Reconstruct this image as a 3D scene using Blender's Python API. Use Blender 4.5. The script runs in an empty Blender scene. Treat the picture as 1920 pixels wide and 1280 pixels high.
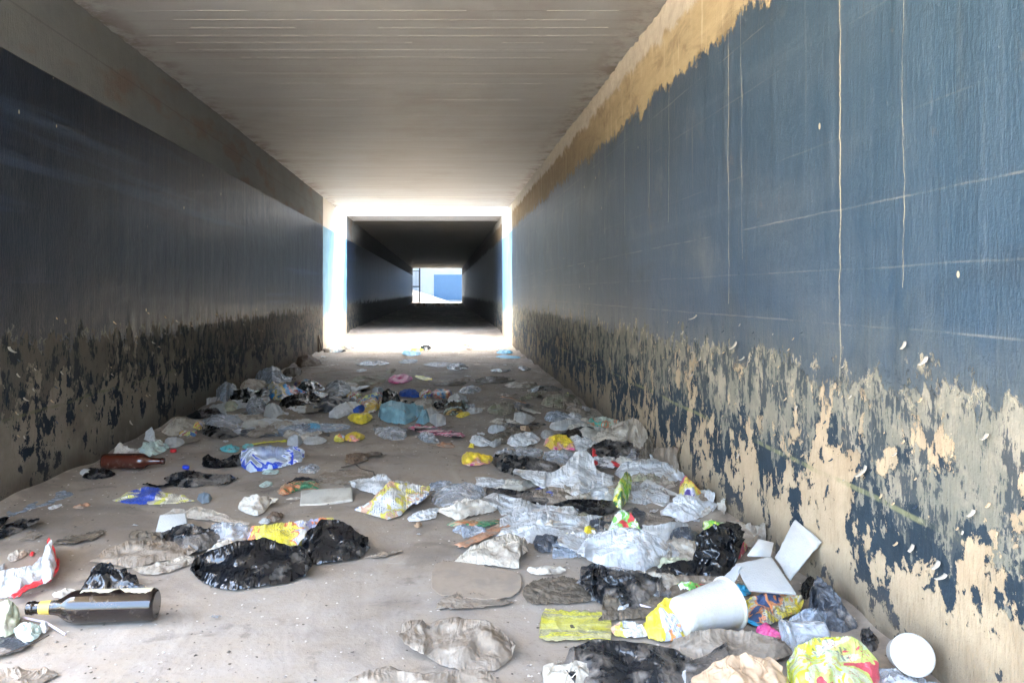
import bpy, bmesh, math, random
from mathutils import Vector, noise as mn

# ------------------------------------------------------------------ camera, sky, sun, exposure
F, VX, VY, H0 = 1400.0, 831.0, 548.0, 0.79       # focal length in photo pixels, vanishing point, eye height (m)
scene = bpy.context.scene
C = scene.collection
cam_d = bpy.data.cameras.new('camera'); cam = bpy.data.objects.new('camera', cam_d); C.objects.link(cam)
cam.location = (0, 0, H0); cam.rotation_euler = (math.radians(90), 0, 0)
cam_d.sensor_width = 36; cam_d.lens = 36*F/1920
cam_d.shift_x = (960-VX)/1920; cam_d.shift_y = -(640-VY)/1920
cam_d.clip_start = 0.05; cam_d.clip_end = 2000
scene.camera = cam
SUN_EL, SUN_AZ = 74, 14                            # sun stands beyond the tunnel, a little to the right of its axis
world = bpy.data.worlds.new('World'); scene.world = world; world.use_nodes = True
wt = world.node_tree; wt.nodes.clear()
sky = wt.nodes.new('ShaderNodeTexSky'); sky.sky_type = 'NISHITA'; sky.sun_disc = False
sky.sun_elevation = math.radians(SUN_EL); sky.sun_rotation = math.radians(SUN_AZ)
sky.air_density = 1.0; sky.dust_density = 8; sky.ozone_density = 1.0
bg = wt.nodes.new('ShaderNodeBackground'); bg.inputs['Strength'].default_value = 0.15
wo = wt.nodes.new('ShaderNodeOutputWorld')
wt.links.new(sky.outputs[0], bg.inputs[0]); wt.links.new(bg.outputs[0], wo.inputs[0])
sl = bpy.data.lights.new('sun', 'SUN'); sl.energy = 5.0; sl.angle = math.radians(0.5); sl.color = (1, .94, .86)
so = bpy.data.objects.new('sun', sl); C.objects.link(so); so.location = (0, 0, 30)
_d = Vector((math.sin(math.radians(SUN_AZ))*math.cos(math.radians(SUN_EL)), math.cos(math.radians(SUN_AZ))*math.cos(math.radians(SUN_EL)), math.sin(math.radians(SUN_EL))))
so.rotation_euler = _d.to_track_quat('Z', 'Y').to_euler()
scene.view_settings.view_transform = 'Standard'; scene.view_settings.look = 'None'
scene.view_settings.exposure = 4.8; scene.view_settings.gamma = 1; scene.view_settings.use_curve_mapping = False
if hasattr(scene.view_settings, 'use_white_balance'):
    scene.view_settings.use_white_balance = True; scene.view_settings.white_balance_temperature = 6050; scene.view_settings.white_balance_tint = 3
scene.render.engine = 'CYCLES'
scene.cycles.max_bounces = 10; scene.cycles.diffuse_bounces = 7; scene.cycles.glossy_bounces = 4
scene.cycles.transparent_max_bounces = 12; scene.cycles.transmission_bounces = 6
scene.cycles.caustics_reflective = False; scene.cycles.caustics_refractive = False
scene.cycles.use_denoising = True
rnd = random.Random(7)

# ------------------------------------------------------------------ tags and mesh helpers
def tag(o, label=None, cat=None, group=None, kind=None):
    if label: o['label'] = label
    if cat: o['category'] = cat
    if group: o['group'] = group
    if kind: o['kind'] = kind
    return o
def empty(name, loc=(0, 0, 0), rz=0):
    o = bpy.data.objects.new(name, None); C.objects.link(o); o.location = loc; o.rotation_euler = (0, 0, rz)
    o.empty_display_size = .05
    return o
def link_mesh(name, vs, fs, mat=None, parent=None, smooth=False, org=None):
    me = bpy.data.meshes.new(name)
    if org is not None: vs = [(v[0]-org[0], v[1]-org[1], v[2]-org[2]) for v in vs]
    me.from_pydata([tuple(v) for v in vs], [], fs); me.update()
    if smooth: me.polygons.foreach_set('use_smooth', [True]*len(me.polygons))
    if mat: me.materials.append(mat)
    o = bpy.data.objects.new(name, me); C.objects.link(o)
    if org is not None: o.location = org
    if parent: o.parent = parent
    return o
def bevel(o, w=.004, seg=2):
    m = o.modifiers.new('bevel', 'BEVEL'); m.width = w; m.segments = seg; m.limit_method = 'ANGLE'; return o
def box(name, x0, x1, y0, y1, z0, z1, mat, parent=None, bev=0):
    vs = [(x, y, z) for z in (z0, z1) for y in (y0, y1) for x in (x0, x1)]
    fs = [(0, 2, 3, 1), (4, 5, 7, 6), (0, 1, 5, 4), (2, 6, 7, 3), (0, 4, 6, 2), (1, 3, 7, 5)]
    o = link_mesh(name, vs, fs, mat, parent)
    if bev: bevel(o, bev)
    return o
def grid(name, fn, nu, nv, mat, parent=None, smooth=True, flip=False):
    vs = [fn(i/nu, j/nv) for j in range(nv+1) for i in range(nu+1)]
    w = nu+1
    fs = [(j*w+i, j*w+i+1, (j+1)*w+i+1, (j+1)*w+i) for j in range(nv) for i in range(nu)]
    if flip: fs = [f[::-1] for f in fs]
    return link_mesh(name, vs, fs, mat, parent, smooth)
def nz(x, y, z, s=1.0): return mn.noise(Vector((x*s, y*s, z*s)))

# ------------------------------------------------------------------ material helpers
def s2l(c):
    if isinstance(c, str): c = tuple(int(c[i:i+2], 16) for i in (0, 2, 4))
    return tuple(((v/255)/12.92 if v/255 <= .04045 else (((v/255)+.055)/1.055)**2.4) for v in c)+(1,)
class NT:
    def __init__(s, name):
        s.m = bpy.data.materials.new(name); s.m.use_nodes = True; s.t = s.m.node_tree; s.t.nodes.clear()
        s.out = s.t.nodes.new('ShaderNodeOutputMaterial')
    def n(s, ty, **kw):
        x = s.t.nodes.new(ty)
        for k, v in kw.items(): setattr(x, k, v)
        return x
    def set(s, sock, v):
        if hasattr(v, 'is_linked') or isinstance(v, bpy.types.NodeSocket): s.t.links.new(v, sock)
        elif isinstance(v, (tuple, list)) and sock.type == 'RGBA' and len(v) == 3: sock.default_value = (*v, 1)
        else: sock.default_value = v
    def co(s, kind='Object'): return s.n('ShaderNodeTexCoord').outputs[kind]
    def xyz(s, v):
        x = s.n('ShaderNodeSeparateXYZ'); s.set(x.inputs[0], v); return x.outputs
    def comb(s, x, y, z):
        c = s.n('ShaderNodeCombineXYZ')
        for i, v in enumerate((x, y, z)): s.set(c.inputs[i], v)
        return c.outputs[0]
    def map(s, v, scale=(1, 1, 1), loc=(0, 0, 0), rot=(0, 0, 0)):
        m = s.n('ShaderNodeMapping'); s.set(m.inputs[0], v); m.inputs['Scale'].default_value = scale
        m.inputs['Location'].default_value = loc; m.inputs['Rotation'].default_value = rot; return m.outputs[0]
    def noise(s, v, scale=5, detail=4, rough=.55, dist=0, out=0):
        x = s.n('ShaderNodeTexNoise'); s.set(x.inputs['Vector'], v); x.inputs['Scale'].default_value = scale
        x.inputs['Detail'].default_value = detail; x.inputs['Roughness'].default_value = rough; x.inputs['Distortion'].default_value = dist
        return x.outputs[out]
    def vor(s, v, scale=5, feature='F1', out='Distance', rand=1):
        x = s.n('ShaderNodeTexVoronoi', feature=feature); s.set(x.inputs['Vector'], v); x.inputs['Scale'].default_value = scale
        x.inputs['Randomness'].default_value = rand; return x.outputs[out]
    def ma(s, op, a, b=0.0, c=0.0, clamp=False):
        x = s.n('ShaderNodeMath', operation=op, use_clamp=clamp); s.set(x.inputs[0], a); s.set(x.inputs[1], b)
        if op in ('MULTIPLY_ADD', 'SMOOTH_MIN', 'COMPARE'): s.set(x.inputs[2], c)
        return x.outputs[0]
    def sm(s, v, a, b, lo=0.0, hi=1.0):
        x = s.n('ShaderNodeMapRange', interpolation_type='SMOOTHSTEP'); s.set(x.inputs[0], v)
        x.inputs[1].default_value = a; x.inputs[2].default_value = b; x.inputs[3].default_value = lo; x.inputs[4].default_value = hi
        return x.outputs[0]
    def ramp(s, v, stops, const=False):
        x = s.n('ShaderNodeValToRGB'); s.set(x.inputs[0], v); r = x.color_ramp
        r.interpolation = 'CONSTANT' if const else 'LINEAR'
        while len(r.elements) < len(stops): r.elements.new(.5)
        for e, (p, c) in zip(r.elements, stops): e.position = p; e.color = c if len(c) == 4 else (*c, 1)
        return x.outputs[0]
    def mix(s, f, a, b, mode='MIX'):
        x = s.n('ShaderNodeMix', data_type='RGBA', blend_type=mode); s.set(x.inputs[0], f); s.set(x.inputs[6], a); s.set(x.inputs[7], b)
        return x.outputs[2]
    def bump(s, h, strength=.5, dist=.01, nrm=None):
        x = s.n('ShaderNodeBump'); x.inputs['Strength'].default_value = strength; x.inputs['Distance'].default_value = dist
        s.set(x.inputs['Height'], h)
        if nrm: s.set(x.inputs['Normal'], nrm)
        return x.outputs[0]
    def bsdf(s, col, rough=.6, normal=None, **kw):
        p = s.n('ShaderNodeBsdfPrincipled'); s.set(p.inputs['Base Color'], col); s.set(p.inputs['Roughness'], rough)
        if normal: s.set(p.inputs['Normal'], normal)
        for k, v in kw.items(): s.set(p.inputs[k.replace('_', ' ')], v)
        return p
    def done(s, shader):
        s.t.links.new(shader.outputs[0] if hasattr(shader, 'outputs') else shader, s.out.inputs[0]); return s.m
    def mixsh(s, f, a, b):
        x = s.n('ShaderNodeMixShader'); s.set(x.inputs[0], f)
        s.t.links.new(a.outputs[0] if hasattr(a, 'outputs') else a, x.inputs[1]); s.t.links.new(b.outputs[0] if hasattr(b, 'outputs') else b, x.inputs[2])
        return x

# ------------------------------------------------------------------ setting materials
def wall_material(name, side):
    """peeling tar-blue paint over beige render; side: 1 = right wall, -1 = left wall, whose shade is painted in as darker colours"""
    R = side > 0
    t = NT(name); co = t.co(); x, y, z = t.xyz(co)
    v = t.map(co, (1, 1, 1), (0, 3.1 if R else 17.7, 0))
    streak = t.noise(t.map(v, (1, 5, 2.2)), 1.8, 8, .66)            # tall tongues
    streak2 = t.noise(t.map(v, (1, 11, 6.5), (0, 4, 2)), 1.6, 7, .7)
    patch = t.noise(t.map(v, (1, 1.25, 1), (0, 9, 5)), 4.6, 9, .68, .5)
    fine = t.noise(t.map(v, (1, 2, .35)), 55, 4, .7)
    grain = t.noise(v, 160, 3, .6)
    big = t.noise(v, .8, 3, .5)
    # colours
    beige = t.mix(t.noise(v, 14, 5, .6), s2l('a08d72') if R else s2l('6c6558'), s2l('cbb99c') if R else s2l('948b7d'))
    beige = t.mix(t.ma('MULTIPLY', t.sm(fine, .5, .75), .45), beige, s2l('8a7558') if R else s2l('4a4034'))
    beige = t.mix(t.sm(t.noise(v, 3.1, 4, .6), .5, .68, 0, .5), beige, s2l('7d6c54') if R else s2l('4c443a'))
    farl = t.sm(y, 2.6, 5.5)                                          # darker stretch further in
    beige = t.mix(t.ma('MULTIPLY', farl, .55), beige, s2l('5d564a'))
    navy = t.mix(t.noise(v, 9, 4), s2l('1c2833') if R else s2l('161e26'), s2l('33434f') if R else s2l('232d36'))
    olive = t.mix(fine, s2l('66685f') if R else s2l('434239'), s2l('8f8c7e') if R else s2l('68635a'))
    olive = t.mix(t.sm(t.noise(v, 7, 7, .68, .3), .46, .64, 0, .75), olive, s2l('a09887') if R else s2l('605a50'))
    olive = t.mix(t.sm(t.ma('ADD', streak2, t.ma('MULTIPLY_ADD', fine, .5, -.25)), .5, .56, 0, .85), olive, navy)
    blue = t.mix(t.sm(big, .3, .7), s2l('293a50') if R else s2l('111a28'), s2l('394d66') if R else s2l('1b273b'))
    near = t.sm(y, 1.0, 3.6)
    if R: blue = t.mix(near, s2l('30475b'), blue)
    vs = t.noise(t.map(v, (1, 14, .35)), 2.2, 6, .6)                  # vertical weather streaks
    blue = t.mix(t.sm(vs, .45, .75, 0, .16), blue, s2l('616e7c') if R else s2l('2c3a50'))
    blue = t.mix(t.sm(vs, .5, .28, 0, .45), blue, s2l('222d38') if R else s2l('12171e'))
    smoke = t.noise(t.map(co, (1, .55, 1), (0, 12, 3)), 2.1, 5, .62, .6)
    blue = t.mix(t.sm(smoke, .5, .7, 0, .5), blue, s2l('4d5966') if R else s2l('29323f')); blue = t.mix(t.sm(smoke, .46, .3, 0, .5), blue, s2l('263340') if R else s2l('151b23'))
    hb = t.noise(t.map(co, (1, .12, 3.2), (0, 2, 3)), 2.6, 5, .6); blue = t.mix(t.sm(hb, .55, .7, 0, .3 if R else .6), blue, s2l('5a6876') if R else s2l('33445e'))  # horizontal bands; on the left wall their paler blue also paints in sheen
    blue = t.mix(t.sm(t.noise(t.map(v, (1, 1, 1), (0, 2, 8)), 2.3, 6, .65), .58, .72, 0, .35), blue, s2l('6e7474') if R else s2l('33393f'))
    # small chips
    chips = t.vor(t.map(v, (1, 1, .6)), 9, rand=1); chipm = t.ma('LESS_THAN', chips, .05)
    chipm = t.ma('MULTIPLY', chipm, t.ma('GREATER_THAN', t.noise(v, 7, 2), .52))
    blue = t.mix(t.ma('MULTIPLY', chipm, .8), blue, s2l('d8c8a8'))
    # formwork board lines
    for zz, st in ((.712, .3), (.85, .18), (1.0, .3), (1.18, .1), (1.45, .12), (1.62, .25)):
        zj = t.ma('ADD', z, t.ma('MULTIPLY', t.noise(t.comb(0.0, y, zz), 2.5, 6, .7), .016))
        ln = t.sm(t.ma('ABSOLUTE', t.ma('SUBTRACT', zj, zz+.006)), .0035, .0008)
        ln = t.ma('MULTIPLY', ln, t.sm(t.noise(t.comb(zz*7, t.ma('MULTIPLY', y, 2.0), zz), 1.6, 5, .7), .4, .62, 0, st))
        blue = t.mix(ln, blue, s2l('b6ad9c') if R else s2l('151a20'))
    if R:
        # cream drips running down from the roof joint
        for yy, w, z0 in ((1.877, .0042, .55), (2.61, .0035, .75), (1.62, .0018, .8), (3.3, .003, 1.1), (3.62, .004, 1.2), (2.5, .002, .9), (4.1, .004, 1.1), (4.6, .004, 1.15)):
            yw = t.ma('ADD', y, t.ma('MULTIPLY_ADD', t.noise(t.comb(yy*5, 0.0, z), 3, 5, .7), .045, -.0155))
            dl = t.sm(t.ma('DIVIDE', t.ma('ABSOLUTE', t.ma('SUBTRACT', yw, yy+.007)), t.ma('MULTIPLY_ADD', t.noise(t.comb(yy*9, 0.0, z), 14, 4, .7), w*2.2, -w*.35)), 1.0, .3)
            dl = t.ma('MULTIPLY', dl, t.ma('GREATER_THAN', z, z0))
            dl = t.ma('MULTIPLY', dl, t.sm(t.noise(t.comb(yy*3, 0.0, z), 3.5, 6, .75), .36, .58, .1, .75))
            blue = t.mix(dl, blue, s2l('d2c6a6'))
        blue = t.mix(t.ma('MULTIPLY', t.sm(t.noise(t.map(v, (1, 30, .4), (0, 1, 1)), 1.5, 5, .7), .6, .72), t.ma('MULTIPLY', t.sm(z, 1.0, 1.6), t.sm(y, 2.2, 3.4))), blue, s2l('a2957a'))
        rust = t.ma('MULTIPLY', t.sm(t.noise(t.map(v, (1, 1, 1), (0, 6, 3)), 4.6, 6, .68, .8), .6, .76, 0, .3), t.sm(z, .6, 1.2))
        blue = t.mix(rust, blue, s2l('8a7354'))
    # lower peel
    edge = t.ma('ADD', z, t.ma('MULTIPLY', t.ma('SUBTRACT', streak, .5), .26)); edge = t.ma('ADD', edge, .02)
    fray = t.noise(t.map(v, (1, 1.5, 1), (0, 1, 4)), 13, 8, .72)
    edge = t.ma('ADD', edge, t.ma('MULTIPLY', t.ma('SUBTRACT', fray, .5), .42))
    edge = t.ma('ADD', edge, t.ma('MULTIPLY', t.ma('SUBTRACT', patch, .5), .3))
    edge = t.ma('ADD', edge, t.ma('MULTIPLY', t.ma('SUBTRACT', streak2, .5), .1))
    dusty = t.ma('MULTIPLY', t.sm(edge, .82, .62, 0, .55), t.sm(fray, .38, .6, .3, 1)); blue = t.mix(dusty, blue, s2l('5f625c') if R else s2l('2f3133'))
    top = t.sm(edge, .605, .622)
    lev = t.ma('MULTIPLY_ADD', z, -1.0, .52)                          # 0.5 at the floor to 0 half-way up
    lev = t.ma('SUBTRACT', lev, t.ma('MULTIPLY', farl, .12))
    pm = t.ma('ADD', t.ma('MULTIPLY_ADD', patch, 1.7, -.85), t.ma('MULTIPLY_ADD', streak, .25, -.125))
    pm = t.ma('ADD', pm, t.ma('MULTIPLY_ADD', streak2, .25, -.125))
    pm = t.ma('ADD', pm, t.ma('MULTIPLY', lev, .56 if R else .8))
    pm = t.ma('ADD', pm, t.ma('MULTIPLY_ADD', t.noise(t.map(v, (1, 1.6, 1.2), (0, 2, 7)), 10, 7, .68, .3), 1.0, -.5))
    pm = t.ma('ADD', pm, t.ma('MULTIPLY_ADD', fray, .6, -.3))
    bare = t.sm(pm, .155, .17)
    om = t.ma('ADD', t.ma('MULTIPLY_ADD', streak, -1.0, .5), t.ma('MULTIPLY', t.ma('SUBTRACT', z, .36), 1.3))
    om = t.ma('ADD', om, t.ma('MULTIPLY_ADD', fray, .9, -.45)); om = t.ma('ADD', om, t.ma('MULTIPLY_ADD', patch, -.9, .45))
    omask = t.sm(om, .0, .03)
    low = t.mix(omask, navy, olive)
    low = t.mix(bare, low, beige)
    rim = t.ma('MULTIPLY', t.sm(t.ma('ABSOLUTE', t.ma('SUBTRACT', pm, .165)), .03, .004), t.sm(t.noise(v, 20, 3), .48, .6, 0, .7))
    low = t.mix(rim, low, s2l('c9b896') if R else s2l('8c8473'))
    scum = t.ma('ABSOLUTE', t.ma('SUBTRACT', t.ma('ADD', z, t.ma('MULTIPLY', t.noise(t.comb(0.0, y, 0.0), 1.2, 3), .03)), .33))
    sc = t.ma('MULTIPLY', t.sm(scum, .009, .003), t.ma('MULTIPLY', t.sm(streak2, .4, .56, .0, .7), t.sm(t.noise(v, 2.6, 4, .6), .42, .56, .1, 1)))
    low = t.mix(sc, low, s2l('8f9068') if R else s2l('64654c'))
    dirt = t.ma('MULTIPLY', t.sm(z, .16, 0.0), t.sm(patch, .3, .6, .35, .9))
    low = t.mix(dirt, low, s2l('6b5d4c') if R else s2l('4d4438'))
    rim2 = t.ma('MULTIPLY', t.sm(t.ma('ABSOLUTE', t.ma('SUBTRACT', edge, .612)), .02, .003), t.sm(t.noise(v, 16, 3), .5, .62, 0, .75))
    col = t.mix(top, low, blue)
    col = t.mix(rim2, col, s2l('cfc3a8') if R else s2l('77756c'))
    # bare band below the roof
    ub = t.ma('ADD', z, t.ma('MULTIPLY', t.ma('SUBTRACT', streak, .5), .16 if R else .0))
    ub = t.ma('ADD', ub, t.ma('MULTIPLY', t.ma('SUBTRACT', patch, .5), .2 if R else .0))
    ub = t.ma('ADD', ub, t.ma('MULTIPLY', t.ma('SUBTRACT', fray, .5), .28 if R else .0))
    ub = t.ma('ADD', ub, t.ma('MULTIPLY', t.ma('SUBTRACT', streak2, .5), .1 if R else .0))
    upm = t.sm(ub, 1.70, 1.715) if R else t.sm(z, 1.688, 1.692)
    if R:
        band = t.mix(t.noise(t.map(v, (1, 2, 5)), 5, 6, .65), s2l('83775f'), s2l('b0a387'))
        band = t.mix(t.sm(y, 3.4, 6.5, 0, .75), band, s2l('6b5c47'))
        band = t.mix(t.sm(t.noise(t.map(v, (1, 1, 3), (0, 3, 3)), 3.2, 6, .65, .6), .48, .66, 0, .6), band, s2l('6e6250'))
        band = t.mix(t.sm(t.noise(t.map(v, (1, 12, 1), (0, 3, 9)), 2.2, 6, .65), .55, .7, 0, .4), band, s2l('c9c0ac'))
        plast = t.mix(t.noise(v, 25, 6, .7), s2l('8d8881'), s2l('c2bdb6'))
        band = t.mix(t.sm(t.ma('ADD', z, t.ma('MULTIPLY_ADD', patch, .22, -.11)), 1.93, 1.97), band, plast)
    else:
        band = t.mix(t.noise(t.map(v, (1, 1, 2)), 3.5, 7, .62), s2l('5b5f62'), s2l('777b7d'))
        band = t.mix(t.sm(t.noise(t.map(v, (1, .6, 1.5), (0, 0, 3)), 3, 5, .6), .5, .66, 0, .6), band, s2l('6a594c'))
        band = t.mix(t.sm(t.ma('ABSOLUTE', t.ma('SUBTRACT', z, 1.885)), .006, .001, 0, .4), band, s2l('494a49'))
    col = t.mix(upm, col, band)
    runs = t.noise(t.map(v, (1, 22, .5), (0, 8, 3)), 1.6, 6, .7)
    col = t.mix(t.ma('MULTIPLY', t.sm(runs, .58, .74, 0, .14), t.ma('SUBTRACT', 1.0, upm)), col, s2l('8b8b84') if R else s2l('3f454d'))
    glossm = t.ma('MULTIPLY', t.ma('MULTIPLY', top, t.ma('SUBTRACT', 1.0, upm)), 1.0)
    rough = t.ma('MULTIPLY_ADD', glossm, -.52 if not R else -.4, .86)
    rough = t.ma('ADD', rough, t.ma('MULTIPLY_ADD', vs, .3, -.12))
    h = t.ma('ADD', t.ma('MULTIPLY', top, .5), t.ma('MULTIPLY', t.ma('SUBTRACT', 1.0, bare), .9))
    h = t.ma('ADD', h, t.ma('MULTIPLY', t.ma('SUBTRACT', 1.0, upm), .6))
    h = t.ma('ADD', h, t.ma('MULTIPLY', fine, .5)); h = t.ma('ADD', h, t.ma('MULTIPLY', grain, .25))
    h = t.ma('ADD', h, t.ma('MULTIPLY', t.noise(v, 11, 4), .8))
    deep_shade = t.sm(y, 13.0, 15.5); col = t.mix(t.ma('MULTIPLY', deep_shade, .93), col, s2l('0d0f12'))  # darkness of the second tunnel painted into the wall colour
    return t.done(t.bsdf(col, rough, t.bump(h, .85, .006), Specular_IOR_Level=t.ma('MULTIPLY_ADD', glossm, .3 if R else .05, .4 if R else .22)))

def ceiling_material():
    t = NT('ceiling_concrete'); co = t.co(); x, y, z = t.xyz(co)
    yb = t.ma('ADD', y, t.ma('MULTIPLY', x, .004)); yb = t.ma('DIVIDE', yb, .118)
    idx = t.ma('FLOOR', yb); fr = t.ma('FRACT', yb)
    wn = t.n('ShaderNodeTexWhiteNoise', noise_dimensions='1D'); t.set(wn.inputs['W'], idx)
    base = t.mix(t.noise(t.map(co, (.6, 3, 1)), 3, 6, .6), s2l('8b8f96'), s2l('a5abb3'))
    base = t.mix(t.ma('MULTIPLY', wn.outputs[0], .22), base, s2l('807a75'))
    base = t.mix(t.sm(t.noise(co, 1.3, 5, .6), .5, .72, 0, .35), base, s2l('736d68'))
    grain = t.noise(co, 240, 2)
    base = t.mix(t.sm(grain, .5, .8, 0, .25), base, s2l('c4bcb2'))
    edge = t.ma('MULTIPLY', t.sm(fr, .035, .008), t.sm(t.noise(t.comb(t.ma('MULTIPLY', x, 1.5), idx, 0.0), 1.7, 4, .7), .45, .6, 0, .55))
    wn2 = t.n('ShaderNodeTexWhiteNoise', noise_dimensions='1D'); t.set(wn2.inputs['W'], t.ma('ADD', idx, .37))
    base = t.mix(edge, base, t.mix(wn2.outputs[0], s2l('5d554e'), s2l('cdc6bd')))
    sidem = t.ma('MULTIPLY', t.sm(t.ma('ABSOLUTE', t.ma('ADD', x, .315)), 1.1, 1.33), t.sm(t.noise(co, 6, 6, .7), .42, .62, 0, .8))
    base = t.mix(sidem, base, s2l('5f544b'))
    h = t.ma('ADD', t.ma('MULTIPLY', wn.outputs[0], .6), t.ma('MULTIPLY', grain, .3))
    h = t.ma('ADD', h, t.ma('MULTIPLY', t.sm(fr, .04, .0), .8))
    return t.done(t.bsdf(base, .62, t.bump(h, .5, .0025)))

def silt_material():
    t = NT('silt'); co = t.co(); x, y, z = t.xyz(co)
    n1 = t.noise(co, 1.6, 6, .6); n2 = t.noise(co, 11, 6, .6); n3 = t.noise(co, 90, 4, .65); n4 = t.noise(co, 320, 2)
    c = t.mix(n1, s2l('978a7a'), s2l('b7a794'))
    c = t.mix(t.sm(n2, .35, .7, 0, .5), c, s2l('aca299'))
    c = t.mix(t.sm(t.noise(t.map(co, (1, 1, 1), (5, 5, 0)), 2.4, 5, .6), .52, .7, 0, .5), c, s2l('74685c'))
    c = t.mix(t.sm(n3, .56, .72, 0, .35), c, s2l('6a6056'))
    stn = t.noise(t.map(co, (1, 1, 1), (9, 2, 0)), 6.5, 7, .7, .5); c = t.mix(t.sm(stn, .56, .68, 0, .5), c, s2l('6c6358')); c = t.mix(t.sm(stn, .4, .3, 0, .4), c, s2l('c6bcae'))
    sp = t.vor(co, 38); c = t.mix(t.ma('MULTIPLY', t.ma('LESS_THAN', sp, .09), t.sm(n2, .5, .6, 0, .7)), c, s2l('c9c1b4'))
    sp2 = t.vor(t.map(co, (1, 1, 1), (3, 3, 0)), 55); c = t.mix(t.ma('MULTIPLY', t.ma('LESS_THAN', sp2, .1), t.sm(n2, .5, .4, 0, .6)), c, s2l('4d463f'))
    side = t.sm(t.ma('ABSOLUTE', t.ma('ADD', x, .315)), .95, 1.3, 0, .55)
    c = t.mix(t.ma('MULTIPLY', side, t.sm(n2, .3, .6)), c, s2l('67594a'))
    c = t.mix(t.sm(y, 13.2, 15.5, 0, .88), c, s2l('2a2622'))  # second tunnel's shade painted into the floor colour
    damp = t.noise(t.map(co, (1, 1.4, 1), (2, 7, 0)), 1.1, 6, .62, .5); dmp = t.sm(damp, .5, .64, 0, .55); c = t.mix(dmp, c, s2l('6f6357'))
    drift = t.noise(t.map(co, (1, .5, 1), (1, 1, 0), (0, 0, .3)), 5, 4, .5, 1.2); c = t.mix(t.sm(drift, .55, .7, 0, .35), c, s2l('c0b5a9'))
    h = t.ma('ADD', t.ma('MULTIPLY', n2, .7), t.ma('ADD', t.ma('MULTIPLY', n3, .22), t.ma('MULTIPLY', n4, .06))); h = t.ma('ADD', h, t.ma('MULTIPLY', drift, 1.5))
    return t.done(t.bsdf(c, t.ma('MULTIPLY_ADD', dmp, -.3, .85), t.bump(h, .6, .006)))

def simple(name, a, b, scale=8, rough=.7, bump=.3, dist=.004, **kw):
    t = NT(name); co = t.co()
    n = t.noise(co, scale, 6, .6)
    return t.done(t.bsdf(t.mix(n, s2l(a), s2l(b)), rough, t.bump(t.noise(co, scale*4, 5, .6), bump, dist), **kw))
M_R, M_L = wall_material('painted_wall_peeling', 1), wall_material('peeling_wall_shade_painted', -1)  # left material is a darker copy, shade worked into its colours
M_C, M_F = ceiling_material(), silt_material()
M_SOOT = simple('shade_painted_wall', '14161a', '24272c', 6, .55)  # near-black colour standing in for shade in the second tunnel
M_SHADEC = simple('shade_painted_ceiling', '33322f', '46443f', 4, .8)  # ceiling tone with the second tunnel's shade painted in
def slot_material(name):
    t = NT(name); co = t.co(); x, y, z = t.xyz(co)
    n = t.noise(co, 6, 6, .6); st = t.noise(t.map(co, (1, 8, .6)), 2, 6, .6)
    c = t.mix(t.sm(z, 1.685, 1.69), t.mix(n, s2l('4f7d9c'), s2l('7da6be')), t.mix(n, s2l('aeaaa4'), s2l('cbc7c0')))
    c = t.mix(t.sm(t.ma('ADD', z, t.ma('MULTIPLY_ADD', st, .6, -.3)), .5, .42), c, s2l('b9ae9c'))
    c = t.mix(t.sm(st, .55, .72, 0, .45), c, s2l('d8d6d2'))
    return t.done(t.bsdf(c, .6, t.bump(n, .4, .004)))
M_SLOT = slot_material('slot_wall_painted_bright')  # bright daylight of the slot painted in as paler wall colours
M_CONC = simple('pale_concrete', '9a958c', 'b9b4aa', 5, .8)
M_LINTEL = simple('lintel_concrete', 'b3ada3', 'cfcac0', 5, .8)
M_DIRT = simple('dirt_ground', '8d7f6b', 'ab9c85', 1.5, .95)
M_ROAD = simple('asphalt', '3a3a3a', '4a4948', 30, .9)
M_CRACK = simple('joint_filler', '2a2724', '4a443d', 30, .95)
M_WHITEW = simple('whitewash', 'a4aeb8', 'b9c2ca', 3, .7)
M_BLUEW = simple('blue_dado', '3f6a94', '4c79a4', 3, .5)
M_STEEL = simple('dark_steel', '15191c', '22282c', 20, .5)
M_FIN = simple('formwork_fin', 'a4a6a8', 'b4b6b8', 40, .7)

# ------------------------------------------------------------------ the tunnel
XL, XR, ZC = -1.63, 1.0, 2.08
Y_ROOF, Y_LW, Y_RW = -.1, 1.9, -2.5
Y_J, Y_G0, Y_G1, Y_E = 10.1, 11.3, 12.6, 40.0
def wall_grid(name, x, y0, y1, z0, z1, mat, side, ny, nzv):
    def fn(u, v):
        y, z = y0+(y1-y0)*u, z0+(z1-z0)*v
        d = nz(y, z, side*3, 1.3)*.006+nz(y, z, side*5, 6)*.0022
        if z > 1.93 and side > 0: d += abs(nz(y, z, 2, 9))*.018+abs(nz(y, z, 7, 25))*.01
        if z < .7: d += nz(y*2.5, z, 9, 5)*.0035
        return (x-side*abs(d) - side*.001, y, z)
    return tag(grid(name, fn, ny, nzv, mat, flip=(side < 0)), kind='structure')
def step(a, n): return [a+i for i in range(n)]
wall_grid('wall_right_before_slot', XR, Y_J+.012, Y_J+.7, -.05, ZC+.02, M_R, 1, 30, 60)
w = wall_grid('wall_right', XR, Y_RW, Y_J-.012, -.05, ZC+.02, M_R, 1, 620, 105)
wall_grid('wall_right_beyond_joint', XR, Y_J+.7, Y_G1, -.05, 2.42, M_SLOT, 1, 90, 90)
wall_right_far = wall_grid('wall_right_second_tunnel', XR-.0, Y_G1, Y_E, -.05, ZC+.02, M_R, 1, 300, 40)
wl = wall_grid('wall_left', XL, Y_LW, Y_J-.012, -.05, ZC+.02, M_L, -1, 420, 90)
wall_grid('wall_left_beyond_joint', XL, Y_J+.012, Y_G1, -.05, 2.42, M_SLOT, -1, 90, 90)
wall_left_far = wall_grid('wall_left_second_tunnel', XL, Y_G1, Y_E, -.05, ZC+.02, M_L, -1, 300, 40)
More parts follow.
